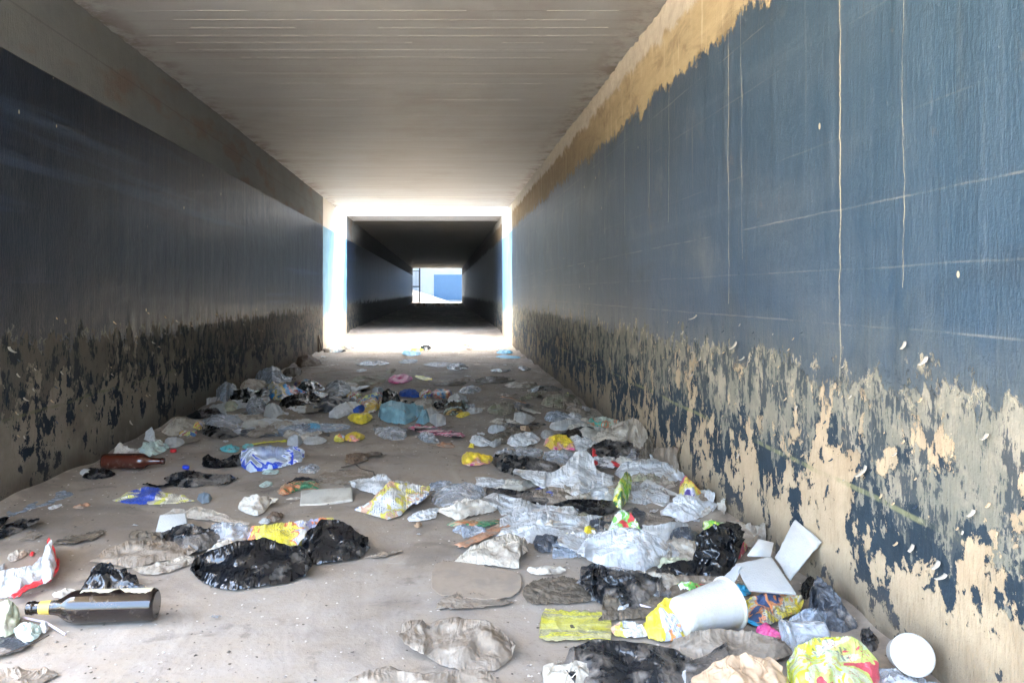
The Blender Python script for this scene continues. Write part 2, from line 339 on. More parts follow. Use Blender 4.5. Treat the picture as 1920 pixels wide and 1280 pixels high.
for nm, x0, x1, y0, y1, z1 in (('wall_right_core', XR+.004, XR+.30, Y_RW, Y_E, 2.42), ('wall_left_core', XL-.30, XL-.004, Y_LW+.002, Y_E, 2.42)):
    tag(box(nm, x0, x1, y0, y1, -.06, z1, M_CRACK if 0 else M_CONC), kind='structure')
for nm, x0, x1 in (('joint_right', XR-.001, XR+.003), ('joint_left', XL-.003, XL+.001)):
    tag(box(nm, x0, x1, Y_J-.013, Y_J+.013, 0, ZC, M_CRACK), kind='structure')
def roof(name, y0, y1, ny, mat=None):
    def fn(u, v):
        x, y = XL-.05+(XR-XL+.1)*u, y0+(y1-y0)*v
        e = min(x-XL, XR-x); d = nz(x, y, 1, .9)*.006
        if e < .07: d += abs(nz(x, y, 4, 14))*.02
        return (x, y, ZC-abs(d))
    g = tag(grid(name, fn, 50, ny, mat or M_C, flip=True), kind='structure')
    return g
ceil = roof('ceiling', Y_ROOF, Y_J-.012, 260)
roof('ceiling_beyond_joint', Y_J+.012, Y_G0, 40)
roof('ceiling_second_tunnel', Y_G1+.9, Y_E, 150, M_SHADEC); roof('ceiling_second_tunnel_mouth', Y_G1, Y_G1+.9, 10, M_C)
for nm, y0, y1 in (('roof_slab', Y_ROOF, Y_G0), ('roof_slab_second_tunnel', Y_G1, Y_E)):
    tag(box(nm, XL-.29, XR+.29, y0, y1, ZC+.004, 2.42, M_LINTEL), kind='structure')
tag(box('added_sun_blocker', XL-3, XR+3, Y_ROOF+.02, Y_ROOF+.3, 2.425, 4.8, M_CONC), kind='structure')  # unseen wall added above the portal to block direct sun
# pale fins of concrete between the formwork boards
fr = random.Random(3)
for k, py in enumerate((20, 37, 52, 66, 79, 93, 107, 137, 156, 187, 216, 258)):
    y = (ZC-H0)*F/(VY-py); x = XL+.1+fr.random()*.5; xe = XR-.03-fr.random()*.3
    vs, fs = [], []
    n = 60
    thr = .5 if k in (3, 5, 7) else (.25 if k in (1, 8, 10) else .1)
    for i in range(n):
        a, b = x+(xe-x)*i/n, x+(xe-x)*(i+1)/n
        if nz(a, k*7.3, 0, 1.9) > thr+.08: continue
        hw, hh = .0003+abs(nz(a, k, 5, 3))*.0012, .0004+fr.random()*.0008
        q = len(vs); yo = y+nz(a, k, 0, 2)*.003; yo2 = y+nz(b, k, 0, 2)*.003
        za, zb = ZC-abs(nz(a, yo, 1, .9)*.006)-.0004, ZC-abs(nz(b, yo2, 1, .9)*.006)-.0004
        vs += [(a, yo-hw, za), (a, yo, za-hh), (a, yo+hw, za), (b, yo2-hw, zb), (b, yo2, zb-hh), (b, yo2+hw, zb)]
        fs += [(q, q+1, q+4, q+3), (q+1, q+2, q+5, q+4), (q, q+2, q+1), (q+3, q+4, q+5)]
    link_mesh('formwork_ridge', vs, fs, M_FIN, ceil)
# floor of silt
def floor_z(x, y):
    z = -.005+nz(x, y, 0, 1.1)*.004+nz(x, y, 3, 5)*.0022+(1-2*abs(nz(x*.8, y*.5, 5, 4)))*.0022
    e = min(x-XL, XR-x)
    if e < .22: z += (.22-e)**2*.7*(.6+nz(x, y, 8, 3))
    if 11.6 < y: z += .12*min(1, (y-11.6)/1.6)
    if y > 33: z += .12*min(1, (y-33)/4)
    return z
def fl(y0, y1): 
    def fn(u, v):
        y = y0+(y1-y0)*v; x = XL-.02+(XR-XL+.04)*u
        return (x, y, floor_z(x, y))
    return fn
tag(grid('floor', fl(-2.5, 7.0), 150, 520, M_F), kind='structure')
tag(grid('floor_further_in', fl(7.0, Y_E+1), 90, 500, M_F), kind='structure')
# open ground, banks and road over the tunnel
def gfn(u, v):
    a = [-400, -60, -20, -8, -1.651, 1.3, 8, 20, 60, 400]; b = [-400, -60, -20, -8, -2.5, 2.149, 60, 400]
    return a, b
tag(box('ground', -400, 400, -400, 400, -.5, -.03, M_DIRT), kind='structure')
for nm, x0, x1, y0, y1 in (('embankment_left', -60, XL-.302, Y_LW+.02, Y_E), ('embankment_right', XR+.302, 60, -2.3, Y_E)):
    tag(box(nm, x0, x1, y0, y1, -.02, 2.38, M_DIRT), kind='structure')
tag(box('added_pit_shade', -6, 6, 44.5, 52, 6.5, 7.0, M_CONC), kind='structure')  # unseen slab added over the pit to darken the far exit
# far end: pit beyond the second tunnel, with whitewashed walls and a blue panel
tag(box('pit_wall_back', -6, 6, 50, 50.3, -.02, 9, M_WHITEW), kind='structure')  # raised far above view to shade the pit
tag(box('pit_wall_side', -2.6, -2.3, 40.1, 49.99, -.02, 8.5, M_WHITEW), kind='structure')  # height also raised to keep light out of the pit
tag(box('pit_wall_dado', -.62, 4.5, 49.94, 49.996, .28, 1.98, M_BLUEW), kind='structure')
tag(box('added_pit_shade_wall', 4.6, 4.9, 40.1, 49.99, -.02, 8.5, M_WHITEW), kind='structure')  # unseen side wall added to shade the pit
tag(link_mesh('ramp', [(-2.2, 44.5, 1.05), (.7, 44.5, .12), (.7, 47, .12), (-2.2, 47, 1.05), (-2.2, 44.5, -.02), (.7, 44.5, -.02), (.7, 47, -.02), (-2.2, 47, -.02)],
    [(0, 1, 2, 3), (4, 5, 1, 0), (1, 5, 6, 2), (3, 2, 6, 7), (0, 3, 7, 4)], M_CONC), kind='structure')

# ------------------------------------------------------------------ litter materials
def film(name, a, b=None, rough=.3, clear=0.0, crinkle=.8, scale=26, dirt=.25, dirtc='9a8d7e', spec=.5):
    """thin plastic: sharp creases, smears of silt, optionally see-through"""
    t = NT(name); co = t.co(); b = b or a
    col = t.mix(t.noise(co, scale*.5, 5, .6), s2l(a), s2l(b))
    dn = t.noise(co, 15, 6, .62)
    dm = t.sm(dn, .62-dirt*.5, .74-dirt*.4, 0, .85)
    col = t.mix(dm, col, s2l(dirtc))
    wp = t.n('ShaderNodeVectorMath', operation='ADD'); t.set(wp.inputs[0], co)
    sc_ = t.n('ShaderNodeVectorMath', operation='SCALE'); t.set(sc_.inputs[0], t.noise(co, scale*.45, 2, .5, 0, 1)); sc_.inputs['Scale'].default_value = 1.1/scale
    t.set(wp.inputs[1], sc_.outputs[0]); w_ = wp.outputs[0]
    n1 = t.ma('ABSOLUTE', t.ma('SUBTRACT', t.noise(t.map(w_, (1, 1.8, 1), (0, 0, 0), (0, 0, .6)), scale*.42, 1.5, .5), .5))
    n2 = t.ma('ABSOLUTE', t.ma('SUBTRACT', t.noise(t.map(w_, (1.7, 1, 1), (3, 0, 0), (0, 0, -.4)), scale*.95, 2, .5), .5))
    n3 = t.ma('ABSOLUTE', t.ma('SUBTRACT', t.noise(t.map(w_, (1, 1, 1), (0, 5, 0)), scale*2.1, 2, .5), .5))
    h = t.ma('ADD', t.ma('MULTIPLY', n1, -3.0), t.ma('ADD', t.ma('MULTIPLY', n2, -1.7), t.ma('MULTIPLY', n3, -1.1)))
    nr = t.bump(h, crinkle*.75, .012)
    p = t.bsdf(col, t.ma('MULTIPLY_ADD', dm, .45, rough), nr)
    p.inputs['Specular IOR Level'].default_value = spec
    if clear:
        tr = t.n('ShaderNodeBsdfTransparent'); tr.inputs[0].default_value = (.97, .97, .96, 1)
        lw = t.n('ShaderNodeLayerWeight'); lw.inputs[0].default_value = .35
        f = t.ma('SUBTRACT', t.ma('MULTIPLY_ADD', t.ma('MULTIPLY', dm, 1.0), -.4, clear), t.ma('MULTIPLY', lw.outputs['Facing'], .35), clamp=True)
        f = t.ma('SUBTRACT', f, t.ma('MULTIPLY', t.sm(n1, .06, .0), .35), clamp=True)
        return t.done(t.mixsh(f, p, tr))
    return t.done(p)
def printed(name, cols, scale=14, stretch=(1, 1, 1), seed=0, rough=.32, dist=1.2, dirt=.12, clear=0.0, crinkle=.6):
    """printed wrapper: flat inks in irregular fields"""
    t = NT(name); co = t.co(); v = t.map(co, stretch, (seed*1.7, seed*.9, seed*2.3), (0, 0, seed*.6))
    n = t.noise(v, scale, 2.5, .55, dist)
    m = len(cols); st = []
    x_, y_, z_ = t.xyz(v); n0 = n
    pp_ = t.n('ShaderNodeMath', operation='PINGPONG'); t.set(pp_.inputs[0], t.ma('ADD', t.ma('MULTIPLY', t.ma('ADD', t.ma('MULTIPLY', x_, .8), y_), scale*.45), t.ma('MULTIPLY', n0, .5))); pp_.inputs[1].default_value = 1.0
    n = t.ma('ADD', t.ma('MULTIPLY', n0, .62), t.ma('MULTIPLY', pp_.outputs[0], .36))
    n = t.ma('ADD', n, .01)
    for i, c in enumerate(cols): st.append((0 if i == 0 else .30+.40*i/m, s2l(c)))
    col = t.ramp(n, st, True)
    sq = t.noise(t.map(co, (1, 1, 1), (seed, 3, 1)), scale*4.5, 2, .5, 2.0)
    col = t.mix(t.ma('MULTIPLY', t.ma('LESS_THAN', t.ma('ABSOLUTE', t.ma('SUBTRACT', sq, .5)), .014), .7), col, s2l(cols[-1]))
    row = t.ma('MULTIPLY', y_, 120); rid = t.ma('FLOOR', row); gl = t.noise(t.comb(t.ma('MULTIPLY', x_, 420), t.ma('MULTIPLY', rid, 7.3), 0.0), 1, 1, .5)
    txt = t.ma('MULTIPLY', t.ma('LESS_THAN', t.ma('FRACT', row), .55), t.ma('GREATER_THAN', gl, .5)); txt = t.ma('MULTIPLY', txt, t.ma('GREATER_THAN', t.noise(t.map(v, (1, 1, 1), (4, 4, 4)), scale*.9, 1, .5), .56))
    col = t.mix(t.ma('MULTIPLY', txt, .65), col, s2l('3a3f5a'))
    dm = t.sm(t.noise(co, 18, 6, .62), .62-dirt*.5, .78-dirt*.4, 0, .75)
    col = t.mix(dm, col, s2l('a09484'))
    h = t.ma('ADD', t.vor(co, 34, 'DISTANCE_TO_EDGE'), t.noise(co, 48, 5, .65, 1.0))
    p = t.bsdf(col, t.ma('MULTIPLY_ADD', dm, .4, rough), t.bump(h, crinkle*.7, .007))
    if clear:
        tr = t.n('ShaderNodeBsdfTransparent')
        return t.done(t.mixsh(t.ma('MULTIPLY', t.ma('GREATER_THAN', n, .56), clear), p, tr))
    return t.done(p)
def foam(name, a='d9d6d2', b='efedea', dirt=.3, dc='9c8f7c', sc=9):
    t = NT(name); co = t.co()
    col = t.mix(t.noise(co, 30, 4), s2l(a), s2l(b))
    dm = t.sm(t.noise(co, sc, 6, .65), .66-dirt*.4, .82-dirt*.3, 0, .7)
    col = t.mix(dm, col, s2l(dc)); col = t.mix(t.sm(t.noise(co, 34, 6, .7), .58, .72, 0, .35), col, s2l('a39a8c'))
    h = t.ma('ADD', t.vor(co, 260, 'F1'), t.noise(co, 20, 3))
    return t.done(t.bsdf(col, .55, t.bump(h, .25, .003)))
def glass_brown(name, a):
    t = NT(name); co = t.co()
    dm = t.sm(t.noise(co, 22, 7, .7), .5, .78, 0, .45)
    return t.done(t.bsdf(t.mix(dm, s2l(a), s2l('8a7a68')), t.ma('MULTIPLY_ADD', dm, .9, .1), t.bump(t.noise(co, 60, 3), .05, .002), Coat_Weight=.6, Coat_Roughness=.05))
MT = dict(
 black=film('black_bin_film', '0e0f12', '18191d', .2, crinkle=.8, scale=14, dirt=.12, dirtc='5b554e', spec=.8),
 black2=film('dusty_black_film', '17181b', '26272a', .26, crinkle=.85, scale=20, dirt=.34, dirtc='746a60', spec=.75),
 grey=film('dark_grey_film', '3d3e42', '55565a', .32, scale=28, dirt=.22),
 mud=film('muddy_film', '9a8c7c', 'a89b8b', .42, scale=16, dirt=.5, dirtc='8a7b6a', clear=0.12),
 mudd=film('dark_muddy_film', '73685c', '857968', .45, scale=20, dirt=.5, dirtc='645848'),
 tan=film('tan_film', 'b9ad9b', 'cabfae', .4, scale=18, dirt=.35, clear=.15),
 peach=film('peach_paper_bag', 'bb9d7e', 'c0a283', .6, scale=14, dirt=.12, dirtc='ab937b', crinkle=.5),
 white=film('white_film', 'cbcac8', 'dddcdb', .35, scale=16, dirt=.14, dirtc='b3a899'),
 white2=film('frosted_white_film', 'cfcfce', 'e2e2e2', .35, scale=20, dirt=.18, clear=.42),
 clear=film('clear_film', 'c2c3c6', 'd9dade', .2, scale=26, dirt=.12, clear=.74),
 clearb=film('clear_blue_film', 'a5aebb', 'cdd5e0', .2, scale=30, dirt=.1, clear=.66),
 paper=film('dirty_paper', 'cbc1b1', 'ddd5c8', .75, scale=12, dirt=.28, crinkle=.5),
 card=film('soaked_cardboard', '9c8b79', 'a99884', .8, scale=6, dirt=.3, crinkle=.3),
 brown=film('brown_leaf_litter', '5d4a3a', '75604c', .7, scale=20, dirt=.25),
 orange=film('rusty_orange_card', 'b58262', 'c79a78', .65, scale=12, dirt=.35),
 teal=film('teal_film', '57a5a8', '7cc0c0', .4, scale=26, dirt=.15),
 sky=film('pale_blue_film', '7ba0ab', '8fb3bc', .4, scale=12, dirt=.1, crinkle=.5),
 cyan=film('cyan_film', '2f93c0', '56b1d6', .4, scale=16, dirt=.1),
 blue=film('blue_cloth', '2449a0', '3560b8', .6, scale=18, dirt=.12),
 yellow=film('yellow_film', 'd8cf35', 'e6de5c', .35, scale=14, dirt=.15, clear=.12),
 yellow2=film('yellow_packet_film', 'e0c428', 'ecd64a', .35, scale=14, dirt=.1),
 olive=film('olive_film', '8a8867', 'a3a184', .45, scale=20, dirt=.45, clear=.1),
 pgreen=film('pale_green_film', 'b9c9bd', 'cfdcd2', .4, scale=20, dirt=.15),
 khaki=film('khaki_paper', 'aaa98c', 'bdbca2', .6, scale=9, dirt=.2, crinkle=.3),
 pink=film('pink_film', 'd84a86', 'e86fa2', .35, scale=20, dirt=.1),
 red=film('red_plastic', 'd22a30', 'e84a4c', .3, scale=12, dirt=.08, crinkle=.3),
 cupfoam=foam('food_stained_foam', 'bfbcb6', 'd3d0cb', .5, 'b9a86a', 6), foam=foam('white_foam', 'b2b0ab', 'c9c6c1'), foamd=foam('soiled_foam', 'c2bcae', 'd6d1c6', .45), foamg=foam('grey_cast_foam', 'bdbebe', 'cdcdcc', .15),
 blackm=simple('black_plastic', '15161a', '24252a', 20, .35), redp=simple('red_cap_plastic', 'd8262c', 'e23a3c', 20, .35),
 bluep=simple('blue_cap_plastic', '2438c8', '3550dc', 20, .35), greyp=simple('grey_plastic', '6f7a84', '8a949c', 30, .4),
 straw=simple('pale_straw', 'd8c9d6', 'ecdfe8', 30, .4), wood=simple('weathered_wood', '6f6255', '8f8170', 20, .8), twig=simple('dark_twig', '4c4037', '63564a', 20, .85),
 label=simple('beige_label_paper', 'b5aa90', 'cdc3a8', 40, .8), gold=simple('gold_neck_label', 'c9a23a', 'e0c468', 30, .45),
 glassA=glass_brown('dark_brown_glass', '1b1210'), glassB=glass_brown('red_brown_glass', '4a2014'),
 stain=simple('yellow_stained_foam', 'cfc49c', 'e2dcc4', 12, .5),
)
def W(name, *a, **k):
    MT[name] = printed('wrapper_'+name, *a, **k); return name

# ------------------------------------------------------------------ litter builders
def ray(px, py, d): return ((px-VX)*d/F, d, H0-(py-VY)*d/F)
def clampx(px, py, d):
    x = (px-VX)*d/F
    if x > XR-.014: d = F*(XR-.014)/(px-VX)
    elif x < XL+.014: d = F*(XL+.014)/(px-VX)
    return ray(px, py, d)
def spans(poly, n):
    xs = [p[0] for p in poly]; x0, x1 = min(xs), max(xs); out = []
    for i in range(n+1):
        x = x0+(x1-x0)*(.004+.992*i/n); ys = []
        for (ax, ay), (bx, by) in zip(poly, poly[1:]+poly[:1]):
            if (ax-x)*(bx-x) <= 0 and ax != bx: ys.append(ay+(by-ay)*(x-ax)/(bx-ax))
        if not ys: ys = [poly[0][1]]
        out.append((x, min(ys), max(ys)))
    return out
count = [0]
def fold(u, sd, f, an=1.0):
    # long creases: ridged noise, stretched along one direction of the sheet and gently warped
    a = sd*1.3; ca, sa = math.cos(a), math.sin(a)
    x = u[0]+.16*mn.noise(Vector((u[0]*2.2+sd, u[1]*2.2, 3))); y = u[1]+.16*mn.noise(Vector((u[0]*2.2, u[1]*2.2+sd, 8)))
    p, q = x*ca+y*sa, -x*sa+y*ca
    return 1-2*abs(mn.noise(Vector((p*f*(1-.55*an), q*f, u[2]*f*.6+sd))))
def lump(name, poly, mat, k=.6, z0=.002, amp=1.0, jag=1.0, g=1.35, parent=None, maxd=.5, freq=1.0, thick=False, seed=None, ends=True):
    """A crumpled body. Its outline is followed from the eye, its foot stands on the ground (or on the pile, z0), its front rises and its back falls again (k<1) or it lies flat (k=1)."""
    count[0] += 1; sd = count[0]*3.7 if seed is None else seed
    xs = [p[0] for p in poly]; ys = [p[1] for p in poly]; wpx, hpx = max(xs)-min(xs), max(ys)-min(ys)
    nu = int(max(12, min(150, wpx/1.25))); nv = int(max(8, min(90, hpx/1.1 if k < 1 else hpx/1.5)))
    if len(poly) <= 9 and k > .4:
        pp = []
        for (ax, ay), (bx, by) in zip(poly, poly[1:]+poly[:1]): pp += [(ax*.78+bx*.22, ay*.78+by*.22), (ax*.22+bx*.78, ay*.22+by*.78)]
        poly = pp
    sp = spans(poly, nu)
    pbmax = max(b for _, _, b in sp)
    dref = F*(H0-z0)/max(pbmax-VY, 12); size = max(wpx*dref/F, .02)
    s1 = .72 if k < 1 else 1.0
    # the foot line is smoothed so that the body keeps one distance
    vs = []
    rows = []
    for i, (px, pt, pb) in enumerate(sp):
        j1 = nz(px*.1, sd, 1)*jag*5+nz(px*.37, sd, 2)*jag*3.0+nz(px*.83, sd, 3)*jag*1.6; j2 = nz(px*.1, sd, 5)*jag*3.4+nz(px*.37, sd, 6)*jag*1.6
        span = max(pb-pt, .4); e = min(1, span/26)
        j1 *= e; j2 *= e
        if pb < pt+.4: pb = pt+.4
        df = F*(H0-z0)/max(pb-VY, 12)
        if k < 1: df = df*.5+dref*.5 if df > dref*1.05 else df
        Df = F*(H0-z0)/max(pt-VY, 12); De = min(Df-df, maxd*2)*k; De = max(min(De, maxd), .002)
        rows.append((px, pt, pb, df, De, j1, j2))
    for j in range(nv+1):
        s = j/nv
        for px, pt, pb, df, De, j1, j2 in rows:
            if k >= 1:
                py = pb+(pt-pb)*s+j1*s**4+j2*(1-s)**4; d = F*(H0-z0)/max(py-VY, 12); p = clampx(px, py, d)
            elif s <= s1:
                q = s/s1; py = pb+(pt-pb)*q+j1*q**4+j2*(1-q)**4; d = df+De*s1*min(1, q**g*(1+.5*math.sin(math.pi*q)*nz(px/max(wpx, 30)*5, q*2.5, sd)))
                p = clampx(px, py, d)
            else:
                q = (s-s1)/(1-s1); d = df+De*(s1+(1-s1)*q); d0 = df+De*s1
                zt = clampx(px, pt, d0)[2]; x, y, _ = clampx(px, pt, d)
                p = (x, y, zt+(z0-zt)*q**1.6)
            x, y, z = p
            a = min(size, .17)*(.062 if size > .16 else .095)*amp*(.55 if k >= 1 else 1)
            u = (x/size*freq, y/size*freq, z/size*freq)
            r1 = fold(u, sd, 3.2); r2 = fold(u, sd*1.7+2, 6.5, .6); r3 = fold(u, sd*.6+5, 14, .2)
            dz = a*(.62*(r1-.6)+.32*(r2-.55)+.11*(r3-.5)); dx = a*.9*nz(u[0]*6, u[1]*6+sd, u[2]*6+9); dy = a*.8*nz(u[0]*6+5, u[1]*6+sd, u[2]*6)
            e = min(1, 4*s if k < 1 else 1, 1)
            if k >= 1: dz += a*.35
            z = max(z+dz*e, .0012+z0*.4); x += dx*e
            x = min(max(x, XL+.008), XR-.010)
            vs.append((x, y+dy*e, z))
    w = nu+1
    fs = [(j*w+i, j*w+i+1, (j+1)*w+i+1, (j+1)*w+i) for j in range(nv) for i in range(nu)]
    fx = [v[0] for v in vs]; fy = [v[1] for v in vs]
    org = ((min(fx)+max(fx))/2, (min(fy)+max(fy))/2, 0)
    o = link_mesh(name, vs, fs, MT[mat] if isinstance(mat, str) else mat, None, True, org)
    if thick or k >= 1:
        so_ = o.modifiers.new('thickness', 'SOLIDIFY'); so_.thickness = thick if thick else .0011; so_.offset = -1
    if parent:
        o.parent = parent; o.location = (org[0]-parent.location[0], org[1]-parent.location[1], 0)
    return o
def L(name, poly, mat, label, cat, group=None, **kw):
    return tag(lump(name, poly, mat, **kw), label, cat, group)
def oval(cx, cy, w, h, seed=1, tilt=0.0, n=14, rough=.16):
    r = random.Random(seed*13+5); pts = []
    for i in range(n):
        a = 2*math.pi*i/n; q = 1+r.uniform(-rough, rough)
        x, y = math.cos(a)*w/2*q, math.sin(a)*h/2*q
        pts.append((cx+x, cy+y+x*tilt))
    return pts
def tube(name, pts, r, mat, parent=None, seg=7, r2=None, close=True):
    vs, fs = [], []; n = len(pts)
    P = [Vector(p) for p in pts]
    for i, p in enumerate(P):
        tdir = (P[min(i+1, n-1)]-P[max(i-1, 0)]).normalized()
        a = tdir.cross(Vector((0, 0, 1))); a = a.normalized() if a.length > 1e-4 else Vector((1, 0, 0)); b = tdir.cross(a)
        rr = r+((r2 if r2 is not None else r)-r)*i/(n-1)
        for k in range(seg):
            t = 2*math.pi*k/seg; vs.append(p+a*math.cos(t)*rr+b*math.sin(t)*rr)
    for i in range(n-1):
        for k in range(seg): fs.append((i*seg+k, i*seg+(k+1) % seg, (i+1)*seg+(k+1) % seg, (i+1)*seg+k))
    if close: fs += [tuple(range(seg))[::-1], tuple((n-1)*seg+k for k in range(seg))]
    c = sum(P, Vector())/n; org = (c.x, c.y, 0)
    o = link_mesh(name, vs, fs, mat, None, True, org)
    if parent: o.parent = parent; o.location = (org[0]-parent.location[0], org[1]-parent.location[1], 0)
    return o
def g3(px, py, z=.004): 
    d = F*(H0-z)/(py-VY); return clampx(px, py, d)
def stick(name, pts, rpx, mat, label, cat, group=None, z=.005, r2=None, wob=0):
    P = []
    for a, b in zip(pts, pts[1:]):
        for i in range(4):
            q = i/4; P.append(g3(a[0]+(b[0]-a[0])*q, a[1]+(b[1]-a[1])*q, z))
    P.append(g3(*pts[-1], z)); r = rpx*P[0][1]/F
    return tag(tube(name, [(p[0], p[1], max(p[2], r)) for p in P], r, MT[mat], r2=(r2*P[0][1]/F if r2 else None)), label, cat, group)
def ribbon(name, pts, wpx, mat, label=None, cat=None, group=None, z=.004, amp=.004, parent=None):
    """a flat strip lying along a path, creased"""
    P = []; 
    for a, b in zip(pts, pts[1:]):
        for i in range(8):
            q = i/8; P.append(g3(a[0]+(b[0]-a[0])*q, a[1]+(b[1]-a[1])*q, z))
    P.append(g3(*pts[-1], z)); d0 = P[0][1]; w = wpx*d0/F; vs, fs = [], []
    m = 6; sd = count[0] = count[0]+1
    for i, p in enumerate(P):
        p = Vector(p); tdir = Vector(P[min(i+1, len(P)-1)])-Vector(P[max(i-1, 0)]); nrm = Vector((-tdir.y, tdir.x, 0)); nrm = nrm.normalized() if nrm.length > 1e-6 else Vector((0, 1, 0))
        for j in range(m+1):
            u = j/m-.5; ww = w*(1+.25*nz(i*.4, sd, 3)); q = p+nrm*u*ww*1.6
            q.z = max(.0015, z+abs(nz(q.x*40, q.y*40, sd))*amp*2.5+abs(math.sin(u*5+i*.15))*amp); q.x = min(max(q.x, XL+.01), XR-.01); vs.append(q)
    fs = [(i*(m+1)+j, i*(m+1)+j+1, (i+1)*(m+1)+j+1, (i+1)*(m+1)+j) for i in range(len(P)-1) for j in range(m)]
    c = Vector(P[len(P)//2]); org = (c.x, c.y, 0)
    o = link_mesh(name, vs, fs, MT[mat], None, True, org); s_ = o.modifiers.new('thickness', 'SOLIDIFY'); s_.thickness = .0011
    if parent: o.parent = parent; o.location = (org[0]-parent.location[0], org[1]-parent.location[1], 0)
    return tag(o, label, cat, group)
def lathe(name, prof, mat, parent, base, axis, seg=40, ripple=0.0, cap=True):
    """profile (distance along the axis, radius)"""
    ax = Vector(axis).normalized(); b = Vector(base); a = ax.cross(Vector((0, 0, 1))); a = a.normalized() if a.length > .01 else Vector((1, 0, 0)); c = ax.cross(a)
    vs, fs = [], []
    for i, (t, r) in enumerate(prof):
        for k in range(seg):
            th = 2*math.pi*k/seg; rr = r*(1+ripple*nz(math.cos(th)*2, math.sin(th)*2, t*20+3)); vs.append(b+ax*t+(a*math.cos(th)+c*math.sin(th))*rr)
    for i in range(len(prof)-1):
        for k in range(seg): fs.append((i*seg+k, i*seg+(k+1) % seg, (i+1)*seg+(k+1) % seg, (i+1)*seg+k))
    if cap: fs.append(tuple(range(seg))[::-1])
    org = (parent.location.x, parent.location.y, parent.location.z)
    vs = [v-Vector(org) for v in vs]
    me = bpy.data.meshes.new(name); me.from_pydata([tuple(v) for v in vs], [], fs); me.update()
    me.polygons.foreach_set('use_smooth', [len(p.vertices) == 4 for p in me.polygons]); me.materials.append(mat)
    o = bpy.data.objects.new(name, me); C.objects.link(o); o.parent = parent
    return o
def slab(name, pts, depth_fn, th, mat, parent=None, bulge=0.0, n=14, jag=0.0):
    """a sheet of real thickness whose corners are given as (px, py); each corner gets its own distance; filled as a grid between two edges pts[0:2] and pts[3:1:-1]"""
    def at(u, v):
        a, b, c, d = pts
        px = (a[0]*(1-u)+b[0]*u)*(1-v)+(d[0]*(1-u)+c[0]*u)*v; py = (a[1]*(1-u)+b[1]*u)*(1-v)+(d[1]*(1-u)+c[1]*u)*v
        px += math.sin(u*math.pi)*0; dd = (a[2]*(1-u)+b[2]*u)*(1-v)+(d[2]*(1-u)+c[2]*u)*v
        p = list(clampx(px, py, dd-bulge*math.sin(math.pi*u)*.6-bulge*math.sin(math.pi*v)*.4))
        p[2] = max(p[2], .002); return p
    vs = [at(i/n, j/n) for j in range(n+1) for i in range(n+1)]
    if jag:
        for j in range(n+1):
            for i in range(n+1):
                if i in (0, n) or j in (0, n):
                    v = vs[j*(n+1)+i]; vs[j*(n+1)+i] = (v[0]+nz(v[0]*60, v[2]*60, 1)*jag, v[1], max(.002, v[2]+nz(v[0]*60, v[2]*60, 5)*jag))
    w = n+1; fs = [(j*w+i, j*w+i+1, (j+1)*w+i+1, (j+1)*w+i) for j in range(n) for i in range(n)]
    cx = sum(v[0] for v in vs)/len(vs); cy = sum(v[1] for v in vs)/len(vs); org = (cx, cy, 0)
    o = link_mesh(name, vs, fs, MT[mat], None, True, org); s_ = o.modifiers.new('thickness', 'SOLIDIFY'); s_.thickness = th; s_.offset = -1
    bevel(o, th*.3, 2)
    if parent: o.parent = parent; o.location = (org[0]-parent.location[0], org[1]-parent.location[1], 0)
    return o

# ------------------------------------------------------------------ bottles
def bottle(base, axis, r, length, glass, label, neck_label, paper):
    root = empty('beer_bottle', (base[0], base[1], 0)); tag(root, label, 'bottle')
    Ln, R_ = length, r
    prof = [(0, R_*.80), (.002, R_*.93), (.008, R_), (Ln*.10, R_), (Ln*.60, R_), (Ln*.64, R_*.985), (Ln*.675, R_*.9), (Ln*.71, R_*.72), (Ln*.745, R_*.55), (Ln*.79, R_*.45), (Ln*.85, R_*.40), (Ln*.93, R_*.37),
            (Ln*.945, R_*.37), (Ln*.948, R_*.43), (Ln*.965, R_*.44), (Ln*.97, R_*.39), (Ln*.985, R_*.41), (Ln*.998, R_*.40), (Ln, R_*.34), (Ln*.98, R_*.3), (Ln*.94, R_*.28)]
    # dense rings on the straight body keep its highlight clean
    lathe('glass_body', prof, MT[glass], root, base, axis, 48)
    if neck_label: lathe('neck_label', [(Ln*.815, R_*.445), (Ln*.83, R_*.437), (Ln*.885, R_*.41), (Ln*.90, R_*.405)], MT['gold'], root, base, axis, 40, cap=False)
    if paper:
        # what is left of the paper label: a torn piece on the upper side
        ax = Vector(axis).normalized(); b = Vector(base); a = ax.cross(Vector((0, 0, 1))).normalized(); c = a.cross(ax)
        if c.z < 0: c = -c
        vs, fs = [], []; nu, nvv = 40, 12
        for i in range(nu+1):
            u = i/nu; t = Ln*(.03+.55*u)
            lo = -18+30*nz(u*3, 1, 2)+14*nz(u*9, 4, 2)+6*nz(u*31, 4, 7); hi = 62
            if .36 < u < .58: lo += 14*math.sin((u-.36)/.22*math.pi)
            for j in range(nvv+1):
                th = math.radians(lo+(hi-lo)*j/nvv); v = b+ax*t+(c*math.cos(th)+(-a if a.y > 0 else a)*math.sin(-th))*(R_+.0007)
                vs.append(v-root.location)
        fs = [(i*(nvv+1)+j, i*(nvv+1)+j+1, (i+1)*(nvv+1)+j+1, (i+1)*(nvv+1)+j) for i in range(nu) for j in range(nvv)]
        o = link_mesh('paper_label', vs, fs, MT['label'], root, True); s_ = o.modifiers.new('thickness', 'SOLIDIFY'); s_.thickness = .0004; s_.offset = 0
    return root
